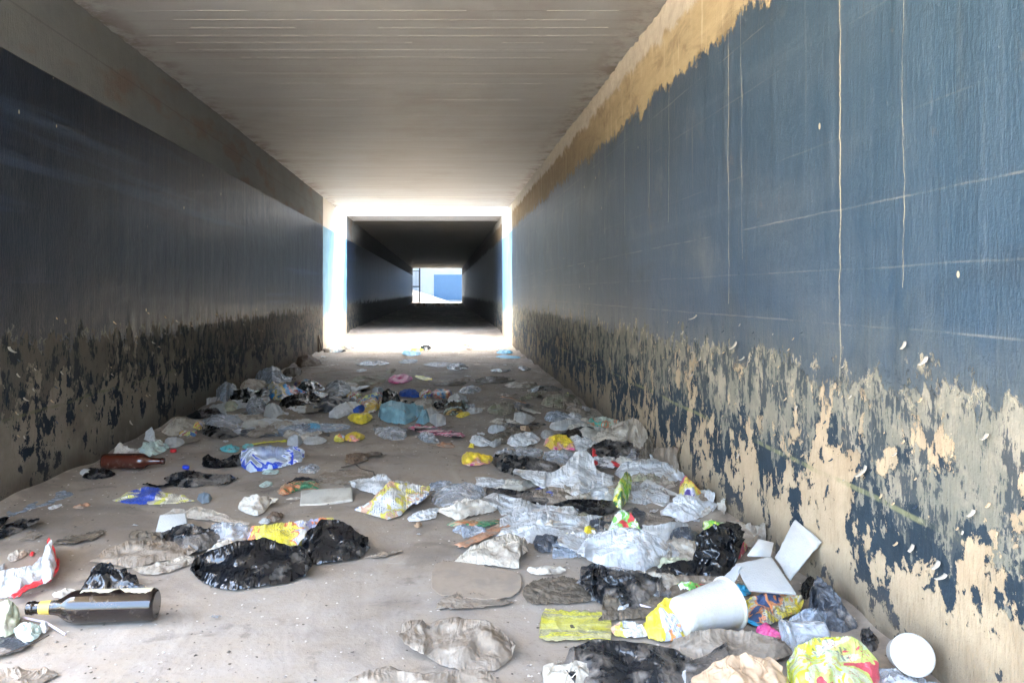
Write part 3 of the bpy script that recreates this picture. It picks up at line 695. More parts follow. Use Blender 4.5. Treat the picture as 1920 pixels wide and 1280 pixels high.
# the big one in front: foot at the right
bottle((-.690, 1.80, .039), (-1, -.045, -.012), .0375, .305, 'glassA', 'dark brown beer bottle lying near with gold neck label and torn paper label', True, True)
bottle((-1.52, 3.33, .037), (1, .06, -.01), .035, .272, 'glassB', 'reddish brown beer bottle lying against the foot of the shaded wall', False, False)

# ------------------------------------------------------------------ cups and foam pieces
def cup(name, label, base, axis, r0, r1, ln, mat, group=None, lid=False, inner=True, rimw=.004):
    root = empty(name, (base[0], base[1], 0)); tag(root, label, 'cup', group)
    prof = [(0, r0*.3), (0, r0*.94), (.003, r0)]+[(ln*q/10, r0+(r1-r0)*q/10) for q in range(1, 10)]+[(ln-.009, r1*.995), (ln-.006, r1), (ln-.0055, r1+rimw*.6), (ln-.003, r1+rimw), (ln, r1+rimw), (ln+.002, r1+rimw*.5), (ln+.002, r1-.001)]
    if inner and not lid: prof += [(ln*.5, (r0+r1)/2-.003), (.006, r0-.003), (.005, r0*.2)]
    lathe('cup_wall', prof, MT[mat], root, base, axis, 48, ripple=.01)
    lathe('cup_base', [(-.0005, .0004), (-.0005, r0*.5), (-.0004, r0*.92)], MT[mat], root, base, axis, 32, cap=False)
    if lid:
        b = Vector(base)+Vector(axis).normalized()*(ln+.004)
        lathe('lid', [(0, r1+rimw+.002), (.004, r1+rimw+.0025), (.006, r1+rimw), (.006, r1-.003), (.0045, r1-.006), (.005, r1*.6), (.0055, .0005)], MT['foam'], root, b, axis, 48, cap=False)
    return root
c1 = cup('foam_cup', 'large white foam cup on its side among yellow wrappers, rim towards the painted wall', (.545, 1.715, .046), (.92, .36, .07), .043, .0555, .142, 'cupfoam', rimw=.005)
st = lump('food_stain', [(1325, 1180), (1338, 1150), (1362, 1128), (1372, 1140), (1370, 1168), (1345, 1184)], 'stain', k=.5, amp=.1) if False else None
cup('lidded_cup', 'round white foam cup end, brightest disc in the corner by the painted wall', (.940, 1.530, .050), (-.25, -1, .45), .030, .0335, .058, 'foam', lid=True)
cup('clear_cup', 'clear plastic cup tipped over between yellow packet and black sheet', (.83, 1.615, .052), (-.86, .1, -.18), .026, .04, .085, 'clear', rimw=.002)
G = 'foam box pieces by the painted wall'
tag(slab('foam_sheet', [(1452, 1044, 2.0), (1482, 1088, 1.93), (1538, 1016, 1.99), (1490, 972, 2.1)], None, .007, 'foam', bulge=.02, jag=.003), 'tall white foam panel leaning up against the peeling wall', 'foam piece', G)
tag(slab('foam_sheet', [(1378, 1056, 1.93), (1405, 1105, 1.82), (1494, 1112, 1.80), (1446, 1042, 1.95)], None, .007, 'foam', bulge=.015, jag=.002), 'flat white foam panel tilted at the foot of the upright one', 'foam piece', G)
tag(slab('foam_sheet', [(1400, 1040, 1.99), (1445, 1046, 1.99), (1452, 1016, 2.04), (1422, 1009, 2.04)], None, .008, 'foam', bulge=.02), 'small curved white foam piece behind the tilted foam panels', 'foam piece', G)
tag(slab('foam_sheet', [(1352, 1085, 1.86), (1374, 1098, 1.84), (1388, 1062, 1.90), (1380, 1058, 1.92)], None, .005, 'foamg', jag=.003), 'thin broken foam wedge beside the big foam cup rim', 'foam piece', G)

# ------------------------------------------------------------------ printed wrappers
Y1 = W('yellow_orange', ['e9d93a', 'e4cf3a', 'f0e46a', 'e78a4a', 'b9bfe4', 'd9d2c4'], 16, (1, 1, 1), 1)
Y2 = W('yellow_green', ['b4c42c', 'c9d23c', 'c3cda0', 'c9d23c', 'c9cdb4', 'c3cda0', 'bcc46c', 'c0505a'], 11, (.7, 1.6, 1), 2, clear=.0)
Y3 = W('noodle', ['d6cbb4', 'e0935a', 'e2cf4c', 'd9c244', 'cfc3a4', 'e0935a', '45577a'], 20, (1, 1, 1), 3)
Y4 = W('lilac_orange', ['ebd84a', 'e9985f', 'e8985f', 'c9cbe8', 'ebd84a', 'e6d44a'], 13, (1, .6, 1), 4)
Y5 = W('yellow_strip', ['d9cf45', 'cfc65c', 'd8d27c', 'bdb488', 'e0d84a', 'c9c090'], 9, (.35, 2.6, 1), 5)
W1 = W('blue_red', ['e4dfd6', 'dfc04a', '2d8ad0', '3b9be0', 'c0362c', '1f2a3a'], 13, (1, 1, 1), 6)
W2 = W('blue_yellow', ['3552b4', '2c49b0', 'c9bfa8', 'd9d45a', 'd9cfb8', 'b9b09c'], 12, (1, 1.4, 1), 7)
W3 = W('green_red', ['5fbf4a', '8fd06a', 'dfe6d6', 'dfe9df', '7fcf62', 'd4484c'], 22, (1, 1, 1), 8)
W4 = W('green_yellow', ['d8dc4c', '86c04a', 'c9cf9c', 'd9d8c2', 'e3dc52', '4f7a4a'], 26, (1, 1, 1), 9)
W5 = W('pink_yellow', ['d6468c', 'e89a4c', 'ecd34c', 'efe07a', 'd9d4da', '6a5a9a'], 20, (1, 1, 1), 10)
W6 = W('black_pink', ['26262a', '3a393e', 'b0506a', 'cfc4bf', 'd8466f', '201f24'], 20, (.5, 2.4, 1), 11)
W7 = W('green_orange', ['2f7a50', 'c98050', 'b9a386', '4e8a62', 'd08a52', 'b4a898'], 18, (.4, 2.4, 1), 12)
W8 = W('white_yellow', ['e4e0d8', 'dcd8d0', 'e0d45a', 'e0b494', 'e9e6e0', '7c86a6'], 16, (1, 1, 1), 13, crinkle=.9)
W9 = W('yellow_pink', ['eccf2c', 'f0d83c', 'e8c83a', 'd99a8a', 'd9c8b4', 'cf4a86'], 16, (1, 1, 1), 14)
W10 = W('blue_clear', ['3258d8', 'd3dbe8', 'd9e2f0', '2a4ed0', 'e9eef6', 'd3dbe8', 'c8d2e8'], 7, (.9, 1.2, 1), 15, clear=.5)
W11 = W('white_teal', ['d9dccb', 'e3e4d4', 'cdd4c0', 'd88e62', '3fae98', '8aa08c'], 9, (1, 1, 1), 16)
W12 = W('multi', ['3a6f9a', '7aa4b4', 'c98a4a', 'b0452f', '8f8a70', '5a4a80'], 20, (1, 1, 1), 17)
W13 = W('yellow_red_multi', ['e2b83c', 'ecd060', 'e6dcc8', 'c24a52', 'dfe07a', '5a86c0'], 17, (1, 1, 1), 18)
W14 = W('dark_print', ['1d2022', '2a3036', 'a9c2c8', '8a9a8a', '15171a', 'c9a24a'], 18, (1, 1, 1), 19)

# ------------------------------------------------------------------ close foreground, shaded side
o = L('plastic_bag', [(-14, 1090), (0, 1072), (25, 1066), (60, 1060), (80, 1042), (88, 1018), (93, 1010), (100, 1030), (104, 1062), (98, 1086), (70, 1100), (35, 1118), (-14, 1122)], 'white2', 'pale translucent bag with a red seam standing up beside the big brown bottle', 'plastic bag', k=.5, amp=.7, seed=4)
ribbon('red_seam', [(26, 1122), (50, 1106), (84, 1092), (101, 1072), (103, 1052)], 12, 'red', parent=o, z=.012, amp=.005)
L('seam_strip', [(88, 1012), (92, 1006), (103, 1030), (108, 1058), (104, 1080), (98, 1082), (101, 1058), (97, 1034)], 'red', 'upright red plastic strip at the tip of the pale bag', 'plastic strip', k=.25, amp=.3)
L('crumpled_bag', [(-30, 1150), (-10, 1128), (20, 1122), (36, 1140), (38, 1165), (28, 1186), (5, 1196), (-30, 1190)], 'khaki', 'round khaki crumpled paper bag touching the mouth of the big bottle', 'paper bag', k=.55, amp=.5)
L('plastic_scrap', [(24, 1180), (40, 1166), (62, 1168), (80, 1178), (76, 1192), (52, 1206), (34, 1200)], 'pgreen', 'pale green plastic scrap under the neck of the big bottle', 'plastic scrap', k=.7)
L('plastic_sheet', [(-30, 1204), (0, 1190), (40, 1200), (62, 1206), (30, 1222), (-30, 1240)], 'grey', 'grey film with a dark edge below the khaki bag', 'plastic film', k=1)
L('foam_scrap', [(72, 1180), (76, 1166), (88, 1164), (92, 1178), (84, 1188)], 'foam', 'small white foam lump by the big bottle shoulder', 'foam piece', k=.6)
stick('drinking_straw', [(44, 1157), (86, 1166), (122, 1188)], 2.2, 'straw', 'pale straw lying across under the big bottle neck', 'straw')
stick('cable', [(2, 1228), (40, 1214), (66, 1204), (92, 1190)], 1.2, 'twig', 'thin dark cord curving below the big bottle', 'cord')
L('bin_bag', [(150, 1106), (163, 1088), (178, 1060), (190, 1053), (204, 1058), (212, 1066), (232, 1066), (250, 1078), (268, 1104), (230, 1108), (190, 1108)], 'black', 'small black bag knotted upright behind the big bottle', 'black bag', k=.5, amp=1.2)
L('paper_scrap', [(96, 1118), (110, 1104), (130, 1102), (152, 1106), (140, 1114), (116, 1122)], 'paper', 'torn beige paper behind the big bottle neck', 'paper scrap', k=.8)
L('muddy_bag', [(168, 1052), (196, 1030), (240, 1014), (290, 1012), (345, 1018), (372, 1030), (340, 1046), (296, 1052), (262, 1062), (240, 1064), (196, 1056)], 'mud', 'flat brown silted bag spread behind the small knotted black bag', 'plastic bag', k=.9, amp=.9)
L('muddy_bag', [(238, 998), (262, 992), (305, 1000), (322, 1008), (300, 1016), (262, 1018), (246, 1010)], 'mudd', 'narrow dark muddy rag in front of the white block', 'rag', k=.8)
L('plastic_sheet', [(240, 1062), (300, 1056), (350, 1040), (376, 1046), (352, 1060), (310, 1075), (270, 1078)], 'tan', 'pale creased film leading to the large black bag', 'plastic film', k=.9)
L('bin_bag', [(302, 1000), (326, 988), (360, 982), (384, 990), (410, 994), (418, 1016), (390, 1030), (372, 1036), (330, 1032), (312, 1014)], 'black2', 'crumpled black bag just in front of the white block', 'black bag', k=.5, amp=1.3)
tag(slab('foam_block', [(290, 999, 2.44), (354, 993, 2.45), (349, 960, 2.52), (299, 964, 2.50)], None, .03, 'foam', bulge=.01), 'square white foam block standing behind a crumpled black bag', 'foam block')
L('plastic_sheet', [(300, 966), (330, 952), (370, 950), (400, 958), (440, 970), (474, 984), (440, 984), (400, 976), (350, 972)], 'tan', 'tan film arching away from the white foam block', 'plastic film', k=.6)
L('clear_bottle', [(390, 1010), (394, 986), (412, 978), (440, 980), (462, 984), (470, 1000), (462, 1018), (430, 1022), (402, 1020)], 'clear', 'crushed clear plastic bottle between foam block and yellow wrapper', 'plastic bottle', k=.5, amp=.6)
L('paper_scrap', [(372, 1046), (398, 1024), (430, 1012), (462, 1010), (466, 1018), (440, 1030), (404, 1044)], 'paper', 'long pale strip along the rear edge of the largest black bag', 'paper scrap', k=.7)
L('snack_wrapper', [(462, 1012), (470, 988), (520, 980), (566, 976), (600, 970), (626, 972), (612, 984), (592, 998), (574, 1020), (520, 1026), (486, 1026)], Y1, 'yellow and orange snack wrapper sticking out behind the largest black bag', 'wrapper', k=.6, amp=.8)
L('bin_bag', [(359, 1070), (362, 1048), (384, 1034), (420, 1022), (470, 1010), (494, 1010), (520, 1018), (556, 1024), (578, 1036), (587, 1056), (572, 1080), (540, 1092), (500, 1098), (440, 1106), (406, 1102), (376, 1090)], 'black', 'largest glossy black bag, flattened, on open silt in front of the yellow wrapper', 'black bag', k=.62, amp=1.25, jag=1.5)
L('bin_bag', [(556, 1034), (562, 1010), (580, 990), (604, 975), (632, 974), (656, 984), (672, 1002), (688, 1008), (692, 1028), (676, 1046), (640, 1052), (596, 1058), (564, 1054)], 'black', 'puffed glossy black bag with round top joined to the largest black bag', 'black bag', k=.5, amp=1.2)
L('plastic_sheet', [(-20, 1006), (0, 990), (30, 974), (66, 968), (76, 974), (50, 990), (22, 1000), (0, 1012)], 'black2', 'black film with silvery folds at the foot of the shaded wall', 'plastic film', k=.8, group='black films by the shaded wall')
L('plastic_sheet', [(-20, 992), (-8, 974), (18, 966), (10, 980), (-10, 994)], 'black', 'short black strip tucked behind the silvery black film', 'plastic film', k=.7, group='black films by the shaded wall')
L('plastic_sheet', [(6, 962), (40, 944), (92, 926), (130, 920), (140, 928), (96, 942), (52, 958), (20, 968)], 'clearb', 'long bluish clear film hugging the shaded wall', 'plastic film', k=1)
L('plastic_scrap', [(88, 950), (104, 944), (118, 946), (108, 952), (94, 956)], 'white', 'little white tip of film near the bluish clear film', 'plastic scrap', k=.7)
L('paper_scrap', [(134, 952), (150, 944), (166, 942), (170, 948), (152, 954)], 'orange', 'small tan paper flake on silt near the shaded wall', 'paper scrap', k=.8)
L('plastic_scrap', [(2, 1060), (10, 1054), (8, 1070), (-10, 1078), (-12, 1062)], 'foam', 'white chip at the very edge behind the red seamed bag', 'foam piece', k=.6)
L('plastic_scrap', [(12, 1046), (24, 1032), (44, 1028), (52, 1038), (38, 1048), (20, 1054)], 'tan', 'pale crumpled scrap behind the red seamed bag', 'plastic scrap', k=.6)
L('plastic_scrap', [(54, 1040), (60, 1032), (66, 1034), (60, 1044)], 'red', 'tiny red fragment behind the red seamed bag', 'plastic scrap', k=.8)
L('plastic_sheet', [(-20, 1262), (10, 1254), (70, 1252), (112, 1262), (84, 1278), (50, 1300), (-20, 1300)], 'mud', 'silted film half buried in the near corner below the bottle', 'plastic film', k=.9)

# ------------------------------------------------------------------ close foreground, middle
L('muddy_bag', [(746, 1188), (758, 1168), (786, 1156), (808, 1166), (840, 1154), (880, 1156), (916, 1166), (946, 1184), (968, 1206), (958, 1236), (930, 1256), (880, 1262), (826, 1246), (790, 1224), (760, 1206)], 'mud', 'silt covered bag with long folds in the middle of the near floor', 'plastic bag', k=.86, amp=1.0, freq=1.0)
L('muddy_bag', [(636, 1300), (648, 1270), (684, 1252), (730, 1248), (790, 1264), (840, 1258), (900, 1252), (930, 1272), (940, 1310), (780, 1330), (650, 1330)], 'mud', 'silt covered bag cut by the lower edge, nearest on the open floor', 'plastic bag', k=.8, amp=1.0)
L('cardboard', [(808, 1112), (811, 1058), (836, 1050), (900, 1058), (974, 1070), (980, 1104), (950, 1122), (880, 1122)], 'card', 'flat square of brown cardboard pressed into the silt', 'cardboard', k=1, amp=.25, jag=.6)
L('muddy_bag', [(846, 1052), (884, 1026), (926, 1006), (958, 1000), (984, 1010), (990, 1032), (972, 1048), (974, 1066), (920, 1060), (880, 1056)], 'tan', 'tan muddy bag resting on the brown cardboard square', 'plastic bag', k=.65, amp=1.1)
ribbon('cardboard_strip', [(862, 1026), (905, 1008), (950, 985), (1004, 958)], 17, 'orange', 'torn orange brown cardboard strip lying diagonally by the tan muddy bag', 'cardboard', z=.008)
L('snack_wrapper', [(830, 982), (866, 974), (920, 976), (962, 964), (950, 976), (900, 990), (862, 990)], W7, 'flattened wrapper with green edges and orange stripe below the paper tent', 'wrapper', k=.9)
L('paper_tent', [(816, 956), (850, 946), (892, 934), (916, 940), (936, 956), (912, 962), (880, 968), (858, 976), (842, 970)], 'paper', 'folded whitish card standing like a low tent', 'paper', k=.5, amp=.4)
L('snack_wrapper', [(664, 956), (692, 942), (712, 920), (732, 904), (770, 908), (806, 912), (804, 926), (788, 942), (768, 948), (752, 966), (726, 974), (700, 966)], W8, 'crumpled white wrapper with yellow patches beside the paper tent', 'wrapper', k=.55, amp=1.2)
L('clear_bag', [(806, 938), (812, 920), (840, 912), (880, 902), (906, 910), (912, 930), (890, 944), (850, 950), (820, 950)], 'clear', 'clear film bag between white wrapper and black film strip', 'clear bag', k=.6)
L('plastic_sheet', [(908, 926), (914, 912), (950, 918), (1000, 922), (1034, 936), (1020, 948), (970, 946), (930, 942)], 'black2', 'black film strip behind the folded tent card', 'plastic film', k=.8)
L('plastic_scrap', [(774, 986), (784, 976), (792, 982), (786, 990)], 'peach', 'tiny peach coloured scrap near the folded tent card', 'scrap', k=.8)
stick('twig', [(975, 948), (1000, 940), (1020, 930)], 1.1, 'twig', 'thin twig curling by the black film strip', 'twig')
L('plastic_scrap', [(896, 1020), (920, 1016), (934, 1022), (920, 1030), (900, 1028)], 'grey', 'grey plastic piece under the orange brown strip', 'plastic scrap', k=.8)
L('plastic_sheet', [(940, 975), (975, 968), (1005, 962), (1012, 975), (990, 990), (960, 992)], 'paper', 'pale leaf shaped paper at the upper end of the orange brown strip', 'paper scrap', k=.9)
L('plastic_scrap', [(984, 1066), (1010, 1060), (1050, 1062), (1064, 1068), (1050, 1076), (1000, 1078)], 'paper', 'crinkled pale strip in line with the cardboard square', 'scrap', k=.9)
L('plastic_sheet', [(976, 1110), (1000, 1086), (1070, 1080), (1110, 1098), (1120, 1126), (1050, 1132), (990, 1130)], 'mudd', 'flat wet film between cardboard square and black bag heap', 'plastic film', k=1, amp=.8)
L('snack_wrapper', [(1010, 1196), (1014, 1160), (1022, 1140), (1070, 1146), (1142, 1148), (1148, 1172), (1144, 1200), (1100, 1200), (1060, 1198), (1030, 1202)], Y5, 'flat yellow plastic strip with lengthwise folds', 'wrapper', k=1, amp=.7)
L('plastic_scrap', [(1146, 1190), (1150, 1166), (1176, 1162), (1204, 1172), (1222, 1178), (1220, 1192), (1180, 1196)], W8, 'twisted white and yellow film joining the flat yellow strip to the cup', 'wrapper', k=.7)
L('snack_wrapper', [(1208, 1172), (1220, 1148), (1240, 1128), (1256, 1120), (1278, 1132), (1296, 1150), (1300, 1182), (1278, 1198), (1240, 1202), (1216, 1196)], Y4, 'orange, lilac and yellow wrapper around the base of the big foam cup', 'wrapper', k=.5, z0=.003)
L('bin_bag', [(1056, 1248), (1070, 1214), (1110, 1200), (1160, 1202), (1220, 1206), (1262, 1212), (1300, 1236), (1330, 1226), (1364, 1206), (1370, 1226), (1340, 1250), (1300, 1276), (1240, 1310), (1130, 1320), (1084, 1290)], 'black2', 'wide dusty black bag spread below the flat yellow strip', 'black bag', k=.75, amp=1.0)
L('muddy_bag', [(1016, 1270), (1022, 1250), (1050, 1240), (1084, 1238), (1110, 1244), (1140, 1240), (1152, 1254), (1144, 1276), (1110, 1296), (1060, 1306), (1024, 1296)], 'tan', 'lumpy pale muddy bag in front of the wide dusty black bag', 'plastic bag', k=.5, amp=1.2)
L('muddy_bag', [(1244, 1222), (1262, 1196), (1300, 1184), (1350, 1182), (1410, 1186), (1472, 1200), (1486, 1226), (1450, 1240), (1380, 1236), (1320, 1240), (1270, 1236)], 'mud', 'brownish film heap between foam cup and peach bag', 'plastic bag', k=.6, z0=.012)
L('paper_bag', [(1284, 1320), (1306, 1264), (1340, 1238), (1390, 1224), (1440, 1230), (1474, 1256), (1488, 1320), (1400, 1340)], 'peach', 'smooth peach coloured bag bulging at the lower edge', 'paper bag', k=.45, amp=1.1, freq=1.6)
L('foam_scrap', [(1270, 1276), (1284, 1254), (1310, 1246), (1332, 1252), (1320, 1274), (1292, 1292)], 'foam', 'white foam lump wedged behind the peach bag', 'foam piece', k=.5, amp=.5)
L('printed_bag', [(1474, 1290), (1476, 1240), (1488, 1216), (1516, 1200), (1552, 1190), (1598, 1192), (1626, 1210), (1646, 1244), (1658, 1300), (1600, 1330), (1500, 1330)], Y2, 'large yellow green printed bag bulging beside the round white cup end', 'printed bag', k=.45, amp=.75)
L('plastic_sheet', [(1640, 1270), (1650, 1250), (1680, 1256), (1720, 1266), (1760, 1280), (1770, 1300), (1700, 1320), (1650, 1310)], 'clear', 'clear grey film in front of the round white cup end', 'plastic film', k=.6)
L('foam_scrap', [(1650, 1320), (1664, 1282), (1696, 1272), (1730, 1280), (1744, 1320)], 'foam', 'white rounded foam at the lowest corner under clear film', 'foam piece', k=.5, amp=.3)
L('snack_wrapper', [(1390, 1146), (1396, 1124), (1412, 1112), (1450, 1108), (1486, 1112), (1508, 1126), (1500, 1146), (1468, 1160), (1436, 1172), (1406, 1162)], Y3, 'yellow noodle packet with orange print below the foam panels', 'wrapper', k=.5, z0=.008)
L('plastic_scrap', [(1372, 1108), (1380, 1094), (1398, 1098), (1412, 1112), (1394, 1118)], 'cyan', 'bright blue scrap between cup rim and foam panel', 'plastic scrap', k=.6)
L('plastic_scrap', [(1392, 1160), (1404, 1148), (1430, 1164), (1434, 1174), (1410, 1172)], 'cyan', 'blue strip peeping out under the yellow noodle packet', 'plastic scrap', k=.7)
L('plastic_scrap', [(1416, 1186), (1422, 1170), (1440, 1168), (1452, 1180), (1470, 1186), (1468, 1196), (1440, 1196)], 'pink', 'bright pink twist of wrapper beside the clear cup', 'wrapper', k=.55, z0=.006)
L('clear_bag', [(1462, 1204), (1470, 1170), (1492, 1150), (1528, 1136), (1550, 1150), (1552, 1180), (1536, 1200), (1500, 1210)], 'clearb', 'clear film wrapped round the tipped clear cup', 'clear bag', k=.5, amp=.5)
L('plastic_sheet', [(1518, 1150), (1520, 1100), (1532, 1078), (1552, 1092), (1580, 1128), (1602, 1160), (1612, 1184), (1580, 1188), (1546, 1180), (1530, 1168)], 'grey', 'dark grey film leaning against the base of the peeling wall', 'plastic film', k=.35, amp=.8)
L('bin_bag', [(1500, 1112), (1508, 1086), (1524, 1076), (1530, 1098), (1524, 1124), (1508, 1132)], 'black', 'black tuft behind the foot of the upright foam panel', 'black bag', k=.5)
L('bin_bag', [(1612, 1200), (1616, 1178), (1632, 1176), (1652, 1208), (1640, 1226), (1622, 1220)], 'black2', 'small black film tuft behind the round white cup end', 'black bag', k=.5)

# ------------------------------------------------------------------ the heap along the painted wall
L('bin_bag', [(1086, 1090), (1090, 1062), (1122, 1058), (1170, 1070), (1210, 1074), (1238, 1080), (1246, 1104), (1226, 1134), (1190, 1148), (1150, 1144), (1116, 1126)], 'black2', 'dusty black bag heap left of the big foam cup', 'black bag', k=.55, amp=1.3)
L('muddy_bag', [(1184, 1092), (1200, 1076), (1236, 1072), (1270, 1082), (1278, 1096), (1246, 1108), (1206, 1108)], 'tan', 'tan muddy film on top of the dusty black heap', 'plastic bag', k=.6, z0=.02)
stick('drinking_straw', [(1184, 1128), (1212, 1137), (1246, 1146)], 2, 'straw', 'pale lilac straw stuck on the dusty black heap', 'straw', z=.012)
L('plastic_sheet', [(1226, 1066), (1260, 1052), (1300, 1050), (1330, 1064), (1320, 1084), (1280, 1092), (1240, 1084)], 'black', 'black shiny film behind the big foam cup', 'plastic film', k=.6)
L('snack_wrapper', [(1264, 1096), (1280, 1090), (1310, 1092), (1330, 1096), (1312, 1104), (1292, 1112), (1274, 1106)], W3, 'green wrapper edge poking up behind the big foam cup', 'wrapper', k=.6, z0=.02)
L('clear_bag', [(1082, 1036), (1096, 1012), (1120, 994), (1160, 986), (1200, 992), (1236, 1006), (1254, 1030), (1246, 1052), (1210, 1070), (1160, 1068), (1116, 1056)], 'white2', 'big milky translucent bag on top of the dusty black heap', 'clear bag', k=.5, amp=1.1, z0=.01)
L('plastic_scrap', [(1092, 1014), (1096, 988), (1104, 984), (1118, 992), (1116, 1008), (1102, 1018)], 'yellow2', 'yellow wrapper corner rising by the milky bag', 'wrapper', k=.4, z0=.01)
L('bin_bag', [(1252, 1016), (1258, 996), (1276, 986), (1300, 990), (1316, 1010), (1320, 1034), (1296, 1044), (1266, 1038)], 'grey', 'smooth dark grey bag beside the milky translucent bag', 'black bag', k=.45, amp=.5)
L('bin_bag', [(1298, 1062), (1304, 1030), (1312, 1004), (1336, 986), (1366, 980), (1388, 986), (1394, 1010), (1386, 1040), (1376, 1066), (1350, 1090), (1318, 1086)], 'black', 'tight black ball of crinkled bag behind the foam panels', 'black bag', k=.45, amp=1.6)
L('snack_wrapper', [(1314, 990), (1322, 974), (1346, 976), (1370, 986), (1372, 998), (1350, 1002), (1330, 996)], W4, 'small green and red wrapper on top of the crinkled black ball', 'wrapper', k=.6, z0=.05)
L('snack_wrapper', [(1370, 1046), (1376, 1022), (1392, 1014), (1404, 1022), (1396, 1038), (1384, 1052)], W13, 'orange brown packet between crinkled black ball and foam', 'wrapper', k=.45)
L('paper_scrap', [(1228, 1062), (1248, 1040), (1290, 1046), (1320, 1064), (1290, 1072), (1250, 1070)], 'khaki', 'greenish grey folded paper in front of the dark grey bag', 'paper scrap', k=.6, z0=.01)
L('foam_trough', [(1196, 1000), (1200, 984), (1230, 984), (1270, 976), (1294, 982), (1280, 996), (1262, 1016), (1226, 1018)], 'foam', 'white foam trough lying above the milky bag', 'foam piece', k=.5, amp=.3, z0=.008)
L('plastic_sheet', [(1204, 1022), (1230, 1014), (1262, 1018), (1290, 1028), (1252, 1034), (1226, 1034)], 'paper', 'beige flap below the white foam trough', 'paper scrap', k=.7, z0=.01)
L('snack_wrapper', [(1140, 998), (1148, 972), (1164, 952), (1182, 962), (1196, 980), (1206, 1008), (1180, 1000), (1160, 1000)], W3, 'triangular green and white wrapper with red strokes', 'wrapper', k=.35, amp=.4, z0=.01)
L('snack_wrapper', [(1148, 948), (1152, 920), (1164, 898), (1174, 882), (1184, 892), (1184, 916), (1176, 940), (1164, 954)], W4, 'yellow and green wrapper standing against the foam dish', 'wrapper', k=.35, amp=.5, z0=.01)
tag(slab('foam_dish', [(1176, 930, 2.88), (1244, 960, 2.76), (1282, 930, 2.86), (1212, 896, 3.0)], None, .012, 'foam', bulge=-.03, jag=.002), 'shallow white foam dish tilted beside a paper fan', 'foam dish', G)
L('paper_fan', [(1236, 962), (1256, 942), (1290, 926), (1316, 934), (1346, 946), (1336, 960), (1310, 974), (1276, 980), (1248, 976)], 'white', 'fan of crumpled white paper at the foot of the wall', 'paper', k=.5, amp=1.0)
L('snack_wrapper', [(1272, 934), (1276, 904), (1284, 892), (1300, 904), (1322, 932), (1306, 942), (1286, 944)], W5, 'pink and yellow wrapper corner pointing up by the wall', 'wrapper', k=.3, amp=.4)
L('plastic_sheet', [(1310, 958), (1336, 946), (1362, 932), (1356, 944), (1330, 966), (1312, 972)], 'paper', 'pale stiff strands fanning out towards the wall', 'paper scrap', k=.5)
L('plastic_sheet', [(1148, 886), (1170, 866), (1210, 860), (1246, 866), (1276, 880), (1288, 902), (1250, 908), (1200, 900), (1168, 900)], 'white2', 'frosted film with pinkish print above the foam dish', 'plastic film', k=.6)
L('foam_scrap', [(1200, 858), (1208, 848), (1230, 858), (1248, 870), (1230, 874), (1212, 868)], 'foam', 'thin white shard against the dark wall foot', 'foam piece', k=.5)
L('foam_scrap', [(1152, 866), (1158, 856), (1176, 856), (1196, 870), (1190, 882), (1168, 876)], 'foamd', 'oval off-white foam shard on the frosted film', 'foam piece', k=.5, z0=.01)
L('plastic_scrap', [(1086, 870), (1100, 862), (1124, 864), (1120, 872), (1100, 876)], 'red', 'red strip at the edge of the large white film', 'plastic scrap', k=.7, z0=.015)
L('plastic_scrap', [(1136, 866), (1142, 860), (1160, 868), (1168, 876), (1150, 874)], 'red', 'red fold next to the oval off-white shard', 'plastic scrap', k=.7, z0=.012)
L('plastic_bag', [(960, 884), (966, 878), (1000, 882), (1034, 884), (1058, 872), (1078, 848), (1096, 844), (1112, 858), (1118, 878), (1150, 892), (1150, 908), (1116, 924), (1086, 936), (1046, 930), (1006, 908)], 'white', 'large white film bag spread out beside the long black bag', 'plastic bag', k=.6, amp=.9)
L('plastic_sheet', [(1000, 920), (1010, 912), (1040, 920), (1062, 934), (1050, 944), (1020, 936)], W2, 'white film with a blue printed border below the large white bag', 'plastic film', k=.8)
L('plastic_sheet', [(1024, 958), (1044, 942), (1084, 934), (1130, 936), (1158, 944), (1156, 960), (1120, 968), (1070, 968), (1036, 968)], 'black', 'flat black film below the large white bag', 'plastic film', k=.7)
L('clear_bag', [(996, 992), (1004, 974), (1030, 972), (1056, 980), (1060, 994), (1040, 1004), (1010, 1004)], 'tan', 'pale pinkish crumpled bag left of the foam trough', 'plastic bag', k=.5)
L('clear_bag', [(1000, 1026), (1004, 1004), (1030, 1002), (1060, 1008), (1066, 1022), (1040, 1034), (1014, 1036)], 'grey', 'grey wet bag in front of the pinkish crumpled bag', 'plastic bag', k=.5)
L('paper_scrap', [(1052, 1018), (1058, 998), (1078, 998), (1092, 1008), (1088, 1020), (1066, 1026)], W8, 'white and tan printed scrap beside the grey wet bag', 'scrap', k=.5)
L('bin_bag', [(922, 866), (930, 852), (946, 846), (966, 852), (1006, 858), (1044, 866), (1054, 878), (1036, 886), (1000, 888), (960, 890), (934, 882)], 'black2', 'long black bag between yellow packet and large white film', 'black bag', k=.5, amp=1)
L('packet', [(864, 868), (866, 850), (880, 846), (904, 850), (924, 854), (922, 868), (902, 872), (878, 874)], W9, 'small yellow packet on open silt beside the long black bag', 'packet', k=.5, amp=.5)
L('packet', [(1018, 834), (1026, 818), (1046, 812), (1064, 818), (1076, 828), (1078, 844), (1056, 842), (1038, 846)], W9, 'round yellow bag with pink print in the wall side heap', 'packet', k=.4, amp=.6)
L('plastic_sheet', [(1060, 824), (1078, 814), (1104, 822), (1120, 836), (1104, 846), (1080, 846)], 'white2', 'frosted film beside the round yellow bag with pink print', 'plastic film', k=.5)
L('foam_scrap', [(1104, 836), (1108, 824), (1130, 824), (1134, 834), (1118, 842)], 'foam', 'white flap with red tag above the speckled black lump', 'foam piece', k=.5, z0=.01)
